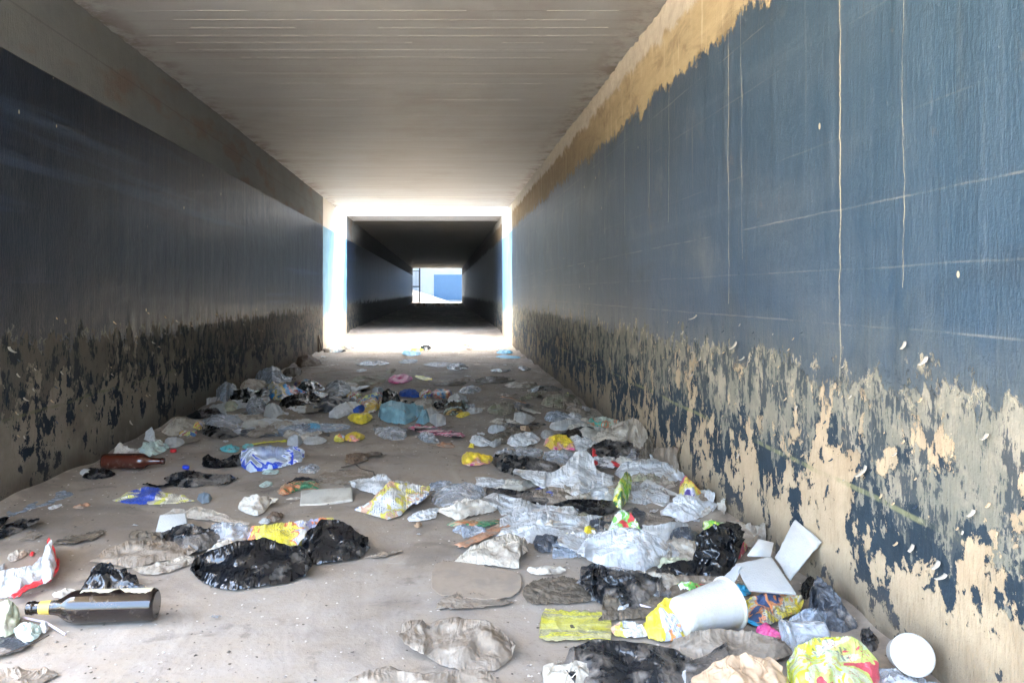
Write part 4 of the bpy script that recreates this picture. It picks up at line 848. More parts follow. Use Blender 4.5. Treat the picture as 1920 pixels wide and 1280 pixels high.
L('plastic_scrap', [(1106, 848), (1110, 840), (1116, 842), (1120, 854), (1112, 856)], 'red', 'little red tag on the speckled black lump', 'plastic scrap', k=.4, z0=.02)
L('bin_bag', [(1096, 856), (1104, 838), (1130, 826), (1164, 824), (1190, 832), (1200, 846), (1184, 858), (1150, 862), (1116, 866)], 'black2', 'speckled black lump of film under the tan bag by the wall', 'black bag', k=.5, amp=1.5, freq=1.6)
L('clear_bag', [(1104, 828), (1124, 808), (1160, 794), (1188, 782), (1204, 792), (1216, 820), (1208, 846), (1190, 852), (1176, 836), (1140, 830)], 'tan', 'tan translucent bag slumped upright against the wall', 'clear bag', k=.4, amp=.9)
L('plastic_sheet', [(1198, 856), (1210, 826), (1220, 816), (1226, 840), (1220, 866), (1206, 870)], 'mudd', 'drooping brown film hanging down the wall foot', 'plastic film', k=.3)
L('snack_wrapper', [(1094, 800), (1104, 786), (1124, 780), (1150, 784), (1166, 792), (1150, 800), (1134, 808), (1112, 806)], W11, 'whitish packet with orange mark and teal corner by the wall', 'wrapper', k=.45)
L('foam_tray', [(1028, 802), (1036, 790), (1062, 786), (1094, 788), (1100, 796), (1080, 804), (1044, 808)], 'foam', 'long white foam tray in the wall side heap', 'foam tray', k=.45, amp=.25)
L('bin_bag', [(1034, 816), (1060, 806), (1096, 798), (1124, 804), (1120, 814), (1090, 820), (1056, 820)], 'black', 'flat black bag under the long white foam tray', 'black bag', k=.6)
L('foam_cup_piece', [(962, 790), (964, 776), (974, 770), (990, 776), (1006, 784), (996, 792), (980, 798)], 'foam', 'white foam cup half near the middle of the wall side heap', 'foam piece', k=.45, amp=.4)
L('bin_bag', [(934, 800), (950, 792), (980, 796), (1004, 790), (1030, 796), (1000, 800), (970, 804), (944, 804)], 'black2', 'thin black film behind the small grey foam lid', 'black bag', k=.7)
L('foam_disc', [(914, 806), (920, 796), (946, 796), (950, 810), (932, 814), (916, 812)], 'foamg', 'small grey foam lid on dark film', 'foam disc', k=.5, amp=.3)
L('plastic_sheet', [(912, 822), (926, 812), (950, 810), (970, 820), (950, 832), (924, 832)], 'mudd', 'brown film with rusty edge before the small grey lid', 'plastic film', k=.7)
L('paper_scrap', [(974, 810), (976, 798), (990, 798), (996, 808), (986, 816)], 'peach', 'peach scrap standing in the wall side heap', 'paper scrap', k=.4)
L('plastic_scrap', [(1012, 818), (1018, 806), (1036, 806), (1038, 816), (1022, 824)], 'foam', 'white cup scrap beside the flat black bag', 'foam piece', k=.5)
L('plastic_sheet', [(946, 828), (966, 812), (990, 806), (1008, 816), (1014, 828), (990, 836), (960, 838)], 'white', 'white film hump left of the round yellow bag', 'plastic film', k=.5)
L('plastic_sheet', [(880, 828), (886, 816), (900, 816), (912, 824), (926, 832), (906, 838), (886, 834)], 'white', 'white film flake at the open side of the wall heap', 'plastic film', k=.6)
L('plastic_sheet', [(916, 834), (930, 822), (944, 820), (940, 832), (926, 840)], 'foam', 'white pointed flap beside the white film flake', 'plastic film', k=.5)
L('plastic_scrap', [(878, 838), (882, 830), (890, 832), (888, 840)], 'yellow2', 'tiny yellow cap on silt at the edge of the wall heap', 'cap', k=.4)
L('clear_bag', [(936, 848), (950, 836), (990, 836), (1020, 844), (1016, 856), (980, 858), (948, 854)], 'clear', 'clear grey bag lying over the rear of the long black bag', 'clear bag', k=.5)
L('clear_bag', [(1016, 862), (1024, 846), (1050, 842), (1076, 850), (1078, 864), (1050, 872), (1028, 870)], 'clear', 'clear crumple below the round yellow bag with pink print', 'clear bag', k=.5)
ribbon('foam_strip', [(950, 758), (975, 764), (1008, 776)], 9, 'foamd', 'long off-white foam strip lying aslant at the back of the wall heap', 'foam strip', z=.01)
ribbon('cardboard_strip', [(940, 745), (962, 748), (984, 758)], 4.5, 'orange', 'narrow orange brown strip behind the foam strip', 'cardboard', z=.01)
L('foam_scrap', [(1080, 774), (1082, 762), (1094, 760), (1106, 764), (1110, 772), (1096, 780)], 'foam', 'rounded white foam lump close to the dark wall', 'foam piece', k=.45, amp=.4)
L('plastic_sheet', [(1018, 786), (1026, 772), (1046, 770), (1066, 776), (1082, 786), (1060, 792), (1034, 792)], 'clearb', 'bluish grey film humps behind the long foam tray', 'plastic film', k=.5)
L('plastic_sheet', [(1056, 790), (1068, 774), (1082, 772), (1094, 784), (1084, 792)], 'white2', 'frosted hump beside the rounded foam lump', 'plastic film', k=.5)
L('plastic_sheet', [(1080, 792), (1100, 780), (1118, 776), (1116, 786), (1098, 794)], 'tan', 'tan film edge where heap meets dark wall', 'plastic film', k=.5)
L('plastic_sheet', [(984, 734), (1004, 724), (1034, 722), (1062, 732), (1044, 738), (1010, 740)], 'black2', 'flat dark film further in near the wall', 'plastic film', k=.7)
L('plastic_sheet', [(1010, 756), (1030, 740), (1066, 736), (1088, 750), (1092, 764), (1060, 766), (1030, 764)], 'olive', 'olive muddy film spread beside the dark wall foot', 'plastic film', k=.8)
L('plastic_scrap', [(1060, 744), (1064, 734), (1070, 742), (1066, 748)], 'yellow', 'tiny lime yellow point on the olive muddy film', 'scrap', k=.3)
L('plastic_sheet', [(910, 770), (926, 756), (952, 750), (972, 764), (960, 776), (930, 780)], 'olive', 'olive muddy film on silt beside the foam strip', 'plastic film', k=.8)
L('plastic_sheet', [(856, 736), (870, 724), (894, 722), (906, 732), (884, 740)], 'clear', 'pale clear film behind the white capped black bag', 'plastic film', k=.6)

# ------------------------------------------------------------------ middle of the floor
L('plastic_bottle', [(452, 874), (450, 850), (466, 838), (500, 835), (530, 840), (556, 836), (572, 846), (566, 864), (544, 872), (510, 880), (470, 886)], W10, 'crushed clear plastic bottle with bright blue label', 'plastic bottle', k=.45, amp=.8)
L('plastic_scrap', [(488, 888), (500, 880), (524, 880), (522, 888), (504, 890)], 'pgreen', 'small pale green scrap in front of the blue labelled bottle', 'plastic scrap', k=.8)
L('bin_bag', [(376, 874), (384, 850), (400, 856), (420, 862), (440, 852), (458, 848), (458, 872), (430, 876), (400, 878)], 'black', 'black bag with a pointed corner beside the blue labelled bottle', 'black bag', k=.5, amp=1.1)
L('plastic_scrap', [(412, 844), (418, 834), (436, 832), (450, 838), (446, 848), (424, 848)], 'teal', 'turquoise scrap behind the pointed black bag', 'plastic scrap', k=.6, group='turquoise scraps')
L('plastic_scrap', [(452, 838), (462, 830), (476, 832), (474, 840), (460, 842)], 'teal', 'smaller turquoise scrap touching the yellow strip', 'plastic scrap', k=.6, group='turquoise scraps')
ribbon('plastic_strip', [(474, 834), (500, 830), (538, 828)], 6, 'yellow', 'thin yellow strip behind the blue labelled bottle', 'plastic strip')
L('foam_disc', [(538, 834), (540, 820), (552, 813), (564, 818), (568, 830), (558, 838)], 'foamg', 'round greyish foam lid standing behind the blue labelled bottle', 'foam disc', k=.35, amp=.2)
L('foam_dish', [(566, 828), (578, 818), (602, 818), (616, 826), (600, 834), (576, 834)], 'foam', 'flat oval white dish beside the round greyish lid', 'foam dish', k=.6, amp=.2)
L('bin_bag', [(306, 896), (322, 886), (350, 882), (392, 888), (430, 890), (444, 896), (428, 908), (390, 910), (350, 914), (318, 910)], 'black2', 'long low black bag on the open silt of the shaded side', 'black bag', k=.55, amp=1)
ribbon('plastic_strip', [(272, 908), (296, 914), (330, 908)], 7, 'black', 'black tail of film joining blue wrapper and long low bag', 'plastic film', z=.006)
L('snack_wrapper', [(210, 938), (240, 922), (270, 912), (296, 914), (312, 924), (340, 926), (368, 938), (330, 944), (280, 946), (240, 944)], W2, 'blue and yellow wrapper opened flat near the shaded wall', 'wrapper', k=.7, amp=1)
L('plastic_ball', [(369, 936), (372, 926), (382, 921), (394, 925), (398, 934), (392, 942), (380, 945)], 'greyp', 'small grey plastic ball beside the blue and yellow wrapper', 'ball', k=.35, amp=.15)
tag(slab('foam_tray', [(562, 950, 2.78), (662, 936, 2.84), (660, 912, 2.96), (564, 918, 2.94)], None, .016, 'foamd', bulge=.025), 'soiled oblong foam tray face down on open silt', 'foam tray')
L('snack_wrapper', [(518, 924), (528, 910), (550, 902), (590, 902), (602, 908), (596, 918), (560, 918), (534, 930)], W7, 'orange and green torn wrapper behind the soiled foam tray', 'wrapper', k=.8)
L('plastic_strip', [(534, 908), (544, 896), (570, 892), (598, 896), (598, 906), (570, 904), (550, 908)], 'black2', 'curved dark strip over the orange and green wrapper', 'plastic film', k=.5)
L('paper_scrap', [(444, 952), (452, 936), (474, 928), (500, 930), (524, 934), (508, 944), (496, 960), (480, 968), (456, 960)], 'paper', 'crumpled beige paper between foam block and foam tray', 'paper', k=.5, amp=1.2)
L('leaf', [(496, 970), (510, 958), (532, 962), (530, 972), (512, 980)], 'brown', 'brown curled leaf scrap behind the yellow orange wrapper', 'leaf', k=.6, amp=1.3)
L('plastic_scrap', [(484, 982), (492, 970), (508, 972), (506, 982)], 'foam', 'white chip beside the brown curled leaf', 'foam piece', k=.5)
L('plastic_scrap', [(484, 912), (492, 902), (510, 902), (512, 910), (496, 914)], 'pgreen', 'pale green flake on open silt above the beige paper', 'plastic scrap', k=.8)
L('plastic_scrap', [(532, 936), (550, 932), (566, 932), (556, 938)], 'paper', 'thin pale sliver at the end of the soiled foam tray', 'scrap', k=.9)
o = empty('bottle_cap', g3(325, 846)); tag(o, 'red bottle cap on silt in front of the white foam lump', 'bottle cap'); lathe('cap_shell', [(0, .013), (.001, .0155), (.012, .0155), (.014, .013), (.014, .001)], MT['redp'], o, (o.location.x, o.location.y, .001), (0, 0, 1), 24)
o = empty('bottle_cap', g3(348, 877)); tag(o, 'blue bottle cap on open silt beside the reddish bottle', 'bottle cap'); lathe('cap_shell', [(0, .013), (.001, .0155), (.012, .0155), (.014, .013), (.014, .001)], MT['bluep'], o, (o.location.x, o.location.y, .001), (.2, 0, 1), 24)
L('leaf', [(644, 866), (650, 848), (672, 850), (712, 844), (718, 850), (690, 858), (682, 866), (660, 870)], 'brown', 'dark brown leaf and twig clump alone on the silt', 'leaf', k=.6, amp=1.2)
stick('twig', [(664, 868), (676, 878), (700, 884), (704, 896)], 1.1, 'twig', 'curved dark twig below the brown leaf clump', 'twig')
stick('twig', [(640, 876), (658, 872), (690, 862)], 1.3, 'twig', 'straight dark twig crossing the brown leaf clump', 'twig')
L('plastic_sheet', [(592, 902), (600, 886), (640, 880), (690, 884), (704, 896), (680, 906), (620, 908)], 'mud', 'faint sunken film ring in the silt above the soiled foam tray', 'plastic film', k=1, amp=.4)
L('plastic_sheet', [(554, 886), (566, 872), (590, 868), (602, 880), (588, 890)], 'clear', 'clear film scrap beside the blue labelled bottle end', 'plastic film', k=.8)

# ------------------------------------------------------------------ along the shaded wall
L('plastic_sheet', [(150, 892), (160, 878), (180, 876), (212, 884), (216, 892), (184, 898), (160, 898)], 'black', 'black film under the foot end of the reddish bottle', 'plastic film', k=.6)
L('plastic_scrap', [(148, 888), (154, 878), (172, 880), (174, 888), (160, 892)], 'foam', 'white chip on the black film at the shaded wall', 'foam piece', k=.5, z0=.01)
L('paper_scrap', [(210, 858), (216, 838), (224, 830), (240, 840), (262, 842), (276, 856), (250, 860)], 'paper', 'crumpled paper resting behind the reddish bottle', 'paper', k=.4, amp=1)
L('plastic_sheet', [(246, 852), (264, 836), (290, 824), (316, 832), (314, 844), (290, 854), (266, 860)], 'pgreen', 'pale greenish crumpled film beyond the reddish bottle', 'plastic film', k=.5, amp=1.2)
L('foam_scrap', [(270, 828), (274, 808), (284, 800), (288, 806), (292, 822), (304, 826), (290, 832)], 'white', 'spiky white splinter of film against the shaded wall', 'plastic film', k=.35)
L('foam_scrap', [(306, 834), (310, 822), (326, 818), (342, 822), (348, 830), (334, 838), (318, 840)], 'foam', 'white foam lump above the red bottle cap', 'foam piece', k=.45, amp=.4)
L('snack_wrapper', [(334, 818), (338, 808), (352, 806), (368, 808), (370, 816), (354, 822)], W13, 'tiny yellow and white wrapper by the shaded wall', 'wrapper', k=.5)
L('clear_bag', [(300, 814), (312, 796), (334, 782), (356, 784), (384, 790), (386, 804), (350, 812), (320, 818)], 'tan', 'tan translucent bag against the shaded wall', 'clear bag', k=.45, amp=1)
L('packet', [(362, 802), (366, 790), (378, 790), (382, 800), (374, 806)], Y1, 'small orange and yellow packet on the tan translucent bag', 'packet', k=.4, z0=.02)
L('clear_bag', [(376, 806), (384, 786), (400, 776), (430, 776), (456, 786), (456, 802), (430, 810), (396, 810)], 'clear', 'clear crinkled bag beside the small orange packet', 'clear bag', k=.5, amp=1)
L('bin_bag', [(344, 784), (360, 772), (386, 764), (414, 766), (428, 776), (400, 780), (370, 786)], 'black', 'black bag under the white crescent at the shaded wall', 'black bag', k=.5)
L('foam_scrap', [(392, 764), (400, 758), (416, 760), (426, 776), (418, 774), (406, 768)], 'foam', 'white crescent of foam on black bag at the shaded wall', 'foam piece', k=.4, z0=.02)
L('paper_scrap', [(418, 766), (426, 752), (436, 750), (450, 760), (440, 770), (426, 772)], 'khaki', 'khaki paper cone beside the white crescent', 'paper scrap', k=.45)
L('clear_bottle', [(404, 752), (406, 730), (416, 720), (424, 714), (440, 720), (446, 732), (432, 744), (424, 756)], 'clearb', 'clear bluish bottle leaning at the shaded wall', 'plastic bottle', k=.35, amp=.6)
L('bin_bag', [(430, 748), (434, 734), (454, 728), (480, 730), (502, 724), (510, 736), (490, 748), (466, 760), (446, 758)], 'black', 'black bag beside the leaning clear bluish bottle', 'black bag', k=.5, amp=1.2)
L('muddy_bag', [(448, 728), (456, 714), (474, 708), (496, 714), (502, 724), (480, 732), (460, 734)], 'tan', 'tan crumpled bag above the black bag at the shaded wall', 'plastic bag', k=.45, amp=1.2)
L('clear_bag', [(476, 712), (484, 696), (502, 688), (522, 688), (530, 704), (550, 706), (548, 716), (516, 720), (494, 718)], 'clearb', 'bluish clear bag furthest up the shaded side heap', 'clear bag', k=.45, amp=1)
L('muddy_bag', [(528, 700), (536, 690), (556, 688), (568, 696), (562, 706), (540, 708)], 'mudd', 'greenish brown lump behind the bluish clear bag', 'plastic bag', k=.45)
L('printed_bag', [(498, 742), (500, 726), (510, 716), (526, 722), (546, 722), (560, 728), (578, 736), (556, 744), (528, 752), (510, 748)], W1, 'printed wrapper in blue, red, yellow and white on black bags', 'wrapper', k=.45, amp=.6, z0=.01)
L('bin_bag', [(522, 764), (528, 746), (552, 740), (590, 734), (616, 736), (624, 752), (612, 764), (580, 768), (546, 768)], 'black', 'wide glossy black bag in front of the blue printed wrapper', 'black bag', k=.5, amp=1.3)
L('bin_bag', [(556, 728), (566, 716), (584, 712), (602, 722), (612, 732), (590, 736), (568, 736)], 'black', 'small black bag behind the blue printed wrapper', 'black bag', k=.5, amp=1.2)
L('snack_wrapper', [(548, 722), (556, 712), (574, 710), (592, 714), (604, 720), (590, 726), (566, 726)], W12, 'multicoloured wrapper strip behind the small black bag', 'wrapper', k=.5)
L('bin_bag', [(592, 772), (600, 748), (616, 740), (640, 744), (664, 748), (672, 758), (646, 766), (620, 774)], 'grey', 'greyish black bag at the end of the wide glossy bag', 'black bag', k=.5, amp=1.1)
L('clear_bag', [(606, 736), (612, 720), (632, 712), (652, 716), (660, 730), (656, 742), (630, 746)], 'clear', 'clear pinkish dome shaped bag behind the black bags', 'clear bag', k=.45, amp=.6)
L('snack_wrapper', [(648, 744), (654, 734), (668, 734), (680, 740), (676, 750), (660, 752)], W13, 'red and white scrap right behind the blue and white bag', 'wrapper', k=.5)
L('clear_bag', [(460, 776), (464, 754), (476, 744), (494, 748), (502, 764), (494, 780), (476, 784)], 'clear', 'clear bag left of the white foam dome', 'clear bag', k=.45)
L('foam_dome', [(494, 780), (498, 762), (510, 755), (524, 760), (532, 774), (532, 784), (512, 786)], 'foam', 'white foam dome standing in front of the wide glossy bag', 'foam piece', k=.4, amp=.25)
L('plastic_sheet', [(478, 792), (488, 784), (520, 784), (544, 792), (520, 796), (496, 796)], 'white', 'flat white sheet below the white foam dome', 'plastic film', k=.8)
L('foam_tray', [(448, 800), (456, 790), (480, 786), (506, 792), (504, 802), (474, 804)], 'foamd', 'oval soiled foam tray beside the flat white sheet', 'foam tray', k=.5, amp=.3)
L('paper_scrap', [(504, 804), (512, 790), (540, 788), (560, 794), (550, 804), (524, 808)], 'tan', 'tan paper heap beside the oval soiled tray', 'paper scrap', k=.6)
L('plastic_sheet', [(440, 814), (460, 804), (510, 804), (552, 808), (540, 816), (490, 820), (456, 818)], 'grey', 'dark grey flattened film in front of the oval soiled tray', 'plastic film', k=.8)
L('plastic_sheet', [(554, 806), (566, 794), (596, 792), (640, 794), (664, 800), (640, 808), (600, 812), (570, 812)], 'clearb', 'white and cyan tinted film strip in mid floor', 'plastic film', k=.7)
L('plastic_scrap', [(574, 804), (582, 792), (596, 794), (604, 804), (590, 808)], 'cyan', 'cyan patch on the tinted film strip', 'plastic scrap', k=.6, z0=.01)
L('plastic_bag', [(614, 782), (620, 768), (640, 756), (664, 752), (682, 760), (672, 772), (648, 780), (630, 786)], 'white', 'white bag with blue print beside the bright yellow wrapper', 'plastic bag', k=.45)
L('plastic_scrap', [(660, 772), (668, 760), (682, 758), (684, 770), (672, 778)], 'blue', 'blue twist on the white bag by the yellow wrapper', 'plastic scrap', k=.45, z0=.02)
L('snack_wrapper', [(662, 762), (672, 748), (700, 736), (718, 734), (716, 752), (710, 770), (688, 776), (670, 772)], W13, 'yellow and red patterned wrapper in front of the black bag', 'wrapper', k=.45, amp=.8)
L('packet', [(650, 782), (660, 774), (690, 774), (700, 780), (692, 792), (676, 796), (660, 792)], 'yellow2', 'bright yellow curved packet in the middle heap', 'packet', k=.45, amp=.4)
L('bin_bag', [(712, 756), (718, 736), (732, 728), (746, 738), (752, 756), (736, 764), (720, 764)], 'black', 'upright black bag behind the pale blue sheet', 'black bag', k=.4, amp=1)
L('foam_scrap', [(696, 736), (702, 724), (716, 726), (722, 734), (708, 740)], 'foamg', 'whitish foam knob beside the upright black bag', 'foam piece', k=.4)
L('plastic_sheet', [(708, 778), (714, 758), (734, 750), (756, 756), (792, 760), (796, 770), (780, 786), (760, 796), (730, 794), (714, 788)], 'sky', 'smooth pale blue sheet bulging in the middle heap', 'plastic sheet', k=.4, amp=.4)
L('plastic_scrap', [(780, 792), (792, 770), (800, 766), (806, 790), (794, 796)], 'sky', 'narrow blue triangle beside the white foam bowls', 'plastic scrap', k=.4)
L('foam_bowl', [(794, 776), (798, 766), (810, 764), (822, 772), (820, 786), (806, 790)], 'foam', 'rear white foam bowl in the middle heap', 'foam bowl', k=.4, amp=.2)
L('foam_bowl', [(804, 790), (808, 778), (824, 774), (836, 782), (836, 796), (818, 800)], 'foam', 'front white foam bowl in the middle heap', 'foam bowl', k=.4, amp=.2)
L('plastic_sheet', [(764, 822), (760, 800), (700, 800), (702, 814), (716, 822), (740, 826)], 'clear', 'square clear grey film in front of the pale blue sheet', 'plastic film', k=.6)
L('snack_wrapper', [(762, 802), (774, 794), (800, 796), (840, 804), (876, 816), (860, 822), (826, 816), (790, 812)], W6, 'long black and pink striped wrapper in mid floor', 'wrapper', k=.6, amp=.8)
L('clear_bag', [(786, 822), (792, 808), (808, 810), (820, 822), (814, 830), (798, 830)], 'clear', 'clear ring of film under the striped wrapper', 'clear bag', k=.5)
L('plastic_scrap', [(814, 832), (830, 828), (856, 834), (850, 840), (826, 838)], 'orange', 'thin reddish strip on silt below the striped wrapper', 'scrap', k=.9)
L('packet', [(644, 824), (650, 812), (666, 808), (682, 812), (686, 820), (672, 828), (654, 828)], W9, 'round yellow tin shaped packet on silt before the middle heap', 'packet', k=.45, amp=.4)
L('plastic_scrap', [(624, 826), (630, 814), (646, 814), (648, 826), (636, 830)], Y1, 'orange and yellow flake touching the round yellow packet', 'wrapper', k=.5)
L('blue_cloth', [(746, 742), (754, 730), (770, 727), (786, 736), (790, 744), (768, 746)], 'blue', 'blue cloth at the back of the middle heap', 'cloth', k=.45)
L('snack_wrapper', [(784, 744), (790, 730), (806, 730), (812, 742), (798, 748)], W13, 'yellow wrapper crumb between blue cloth and blue film', 'wrapper', k=.45)
L('plastic_sheet', [(804, 742), (812, 730), (836, 727), (850, 736), (846, 746), (820, 748)], W12, 'blue green film at the back of the middle heap', 'plastic film', k=.5)
L('plastic_scrap', [(838, 756), (842, 742), (860, 736), (874, 742), (878, 752), (860, 758)], 'foam', 'white bag top sitting on the black printed bag', 'plastic bag', k=.4, z0=.01)
L('printed_bag', [(830, 776), (834, 758), (850, 752), (872, 752), (878, 764), (866, 776), (846, 780)], W14, 'black bag with pale blue print at the end of the middle heap', 'printed bag', k=.4)
L('plastic_scrap', [(852, 780), (864, 772), (884, 772), (880, 778), (864, 784)], 'yellow2', 'flat orange yellow flap under the black printed bag', 'plastic scrap', k=.7)
L('paper_scrap', [(872, 776), (878, 764), (896, 764), (908, 768), (896, 776)], 'white2', 'square whitish scrap beside the black printed bag', 'scrap', k=.8)
L('muddy_bag', [(772, 764), (780, 750), (800, 746), (814, 752), (814, 764), (794, 768)], 'tan', 'peach grey bag behind the foam bowls', 'plastic bag', k=.45)
L('bin_bag', [(744, 764), (748, 750), (770, 750), (784, 752), (776, 764), (758, 768)], 'black2', 'black crumple behind the pale blue sheet top', 'black bag', k=.5)
L('bin_bag', [(812, 762), (816, 752), (832, 748), (842, 754), (838, 764), (822, 768)], 'black', 'black and green crumple behind the front foam bowl', 'black bag', k=.5)
L('snack_wrapper', [(726, 716), (732, 704), (750, 700), (766, 702), (776, 710), (762, 718), (742, 720)], 'pink', 'pink bag standing out on silt behind the middle heap', 'plastic bag', k=.5)
L('plastic_strip', [(776, 706), (782, 702), (800, 706), (814, 712), (796, 714)], 'yellow', 'olive yellow strip beside the pink bag', 'plastic strip', k=.7)
L('plastic_sheet', [(644, 716), (660, 706), (700, 702), (726, 708), (720, 718), (680, 722)], 'olive', 'olive film stretched flat beside the pink bag', 'plastic film', k=.8)

# ------------------------------------------------------------------ deeper in and in the light of the roof slot
L('twig_heap', [(552, 684), (558, 670), (572, 664), (590, 668), (606, 682), (590, 688), (566, 690)], 'brown', 'low heap of twigs and leaves beside the shaded wall foot', 'twigs', k=.5, amp=2)
L('plastic_scrap', [(566, 674), (570, 666), (578, 668), (576, 676)], 'red', 'dark red crumb on top of the twig heap', 'scrap', k=.4, z0=.03)
ribbon('plank', [(566, 690), (600, 688), (634, 684)], 3, 'paper', 'thin pale board beyond the twig heap', 'board', z=.02)
ribbon('plank', [(586, 702), (616, 698), (640, 693)], 5, 'card', 'brown board half sunk near the twig heap', 'board', z=.02)
for P_, m_, l_ in (([(660, 684), (684, 676), (712, 676), (736, 682), (704, 686)], 'black2', 'dark flat film left of centre just before the light'),
                   ([(744, 680), (760, 672), (786, 674), (780, 680), (760, 682)], 'clearb', 'pale bluish film just before the light'),
                   ([(790, 684), (812, 678), (850, 680), (846, 688), (812, 688)], 'grey', 'grey flattened film beside the dark hump'),
                   ([(836, 688), (846, 680), (868, 680), (882, 690), (860, 694), (842, 694)], 'black2', 'dark humped bag just before the light'),
                   ([(916, 696), (930, 690), (962, 692), (948, 698)], 'black2', 'flat black scrap near the painted wall before the light'),
                   ([(968, 690), (978, 684), (1000, 692), (984, 696)], 'black2', 'flat black scrap touching the painted wall foot'),
                   ([(666, 696), (680, 690), (690, 694), (676, 698)], 'white2', 'small whitish flake left of centre before the light'),
                   ([(720, 700), (732, 690), (744, 692), (736, 700)], 'olive', 'crumpled olive scrap above the pink bag'),
                   ([(880, 716), (912, 704), (950, 706), (972, 714), (930, 720)], 'mudd', 'faint muddy film on empty silt near the painted wall'),
                   ([(800, 722), (840, 716), (880, 716), (860, 724)], 'mudd', 'faint muddy film on empty silt behind the middle heap'),
                   ([(940, 722), (970, 714), (1010, 716), (1000, 726), (960, 728)], 'tan', 'tan flat film in front of the flat dark film by the wall')):
    L('plastic_sheet', P_, m_, l_, 'plastic film', k=.7)
L('plastic_bag', [(752, 664), (758, 656), (772, 658), (790, 660), (788, 666), (766, 668)], 'cyan', 'cyan bag in the middle of the strip of daylight', 'plastic bag', k=.5)
L('plastic_bag', [(768, 656), (774, 650), (790, 652), (796, 656), (784, 659)], 'yellow2', 'yellow bag lying behind the cyan bag in daylight', 'plastic bag', k=.5)
L('bin_bag', [(786, 654), (790, 646), (806, 646), (810, 652), (802, 657)], 'black', 'black bag lying behind the yellow bag in daylight', 'black bag', k=.5)
L('rag', [(850, 644), (862, 636), (874, 630), (884, 638), (888, 643), (870, 641)], 'mudd', 'grey rag heaped up in the daylight strip', 'rag', k=.5, z0=.06)
L('plastic_bag', [(928, 662), (940, 654), (956, 656), (964, 662), (946, 664)], 'cyan', 'small cyan bag by the painted wall in daylight', 'plastic bag', k=.5)
L('plastic_sheet', [(926, 668), (944, 665), (978, 668), (976, 672), (944, 672)], 'cyan', 'flat cyan sheet by the painted wall foot in daylight', 'plastic film', k=.8)
L('bin_bag', [(636, 652), (640, 645), (656, 645), (668, 652), (654, 656)], 'black2', 'black bag near the shaded wall in daylight', 'black bag', k=.5)
L('bin_bag', [(600, 658), (610, 652), (630, 654), (652, 656), (640, 661), (612, 661)], 'black', 'flat black bag with upright sticks at the slot corner', 'black bag', k=.6)
stick('stick', [(597, 656), (600, 654)], 1.2, 'wood', 'stub of wood lying at the slot corner', 'stick') if False else None
for (a, b, l_) in (((597, 658), (597, 629), 'dark upright stick leaning in the corner of the roof slot'), ((604, 658), (598, 634), 'second slanting stick in the corner of the roof slot')):
    d = F*H0/(a[1]-VY); p0, p1 = clampx(a[0], a[1], d), clampx(b[0], b[1], d*1.005)
    tag(tube('stick', [(p0[0], p0[1], .0), ((p0[0]+p1[0])/2, (p0[1]+p1[1])/2, p1[2]/2), p1], .011, MT['twig'], r2=.007), l_, 'stick')
L('plastic_scrap', [(692, 643), (698, 640), (708, 640), (708, 644)], 'brown', 'brown chip on the bright floor of the slot', 'scrap', k=.7)
L('plastic_scrap', [(872, 654), (880, 650), (888, 655), (880, 657)], 'brown', 'brown scrap near the painted wall in daylight', 'scrap', k=.7)
L('plastic_scrap', [(632, 640), (638, 634), (646, 637), (640, 642)], 'cyan', 'blue scrap by the shaded wall in daylight', 'scrap', k=.6)
L('plastic_scrap', [(666, 640), (672, 636), (680, 638), (676, 643)], 'clearb', 'bluish scrap beside the brown chip in daylight', 'scrap', k=.6)

# ------------------------------------------------------------------ the gate and the sill of rubble at the far mouth
gt = empty('steel_gate', (-1.28, 39.6, .2)); tag(gt, 'dark steel barred gate standing open at the far mouth', 'gate')
def gbox(n, x0, x1, z0, z1, y0=-.02, y1=.02): box(n, x0, x1, y0, y1, z0, z1, M_STEEL, gt)
gbox('gate_post', .0, .07, -.2, 1.88, -.035, .035); gbox('top_rail', -.335, -.003, 1.70, 1.74); gbox('middle_rail', -.335, -.003, .86, .93); gbox('bottom_rail', -.335, -.003, -.02, .05)
for i in range(4): gbox('bar', -.28+i*.075, -.266+i*.075, .055, 1.695, -.006, .006) if False else gbox('bar', -.28+i*.075, -.266+i*.075, .935, 1.695, -.006, .006)
for i in range(4): gbox('lower_bar', -.28+i*.075, -.266+i*.075, .055, .855, -.006, .006)
rr = random.Random(21)
for k in range(9):
    x = -1.3+k*.25+rr.uniform(-.06, .06); px = VX+x*F/39.0
    L('earth_clod', oval(px, 571.5, 11, 6+rr.random()*3, k, n=9, rough=.25), ['mudd', 'brown', 'grey', 'black2'][k % 4], ['first', 'second', 'third', 'fourth', 'fifth', 'sixth', 'seventh', 'eighth', 'ninth'][k]+' dark clod from the gate in the low bank across the far mouth', 'rubble', 'rubble bank at the far mouth', k=.5, z0=.22, amp=.8)
L('earth_clod', oval(826, 563, 6, 4, 4, n=8), 'yellow2', 'yellow bag on the rubble bank at the far mouth', 'plastic bag', 'rubble bank at the far mouth', k=.5, z0=.25)

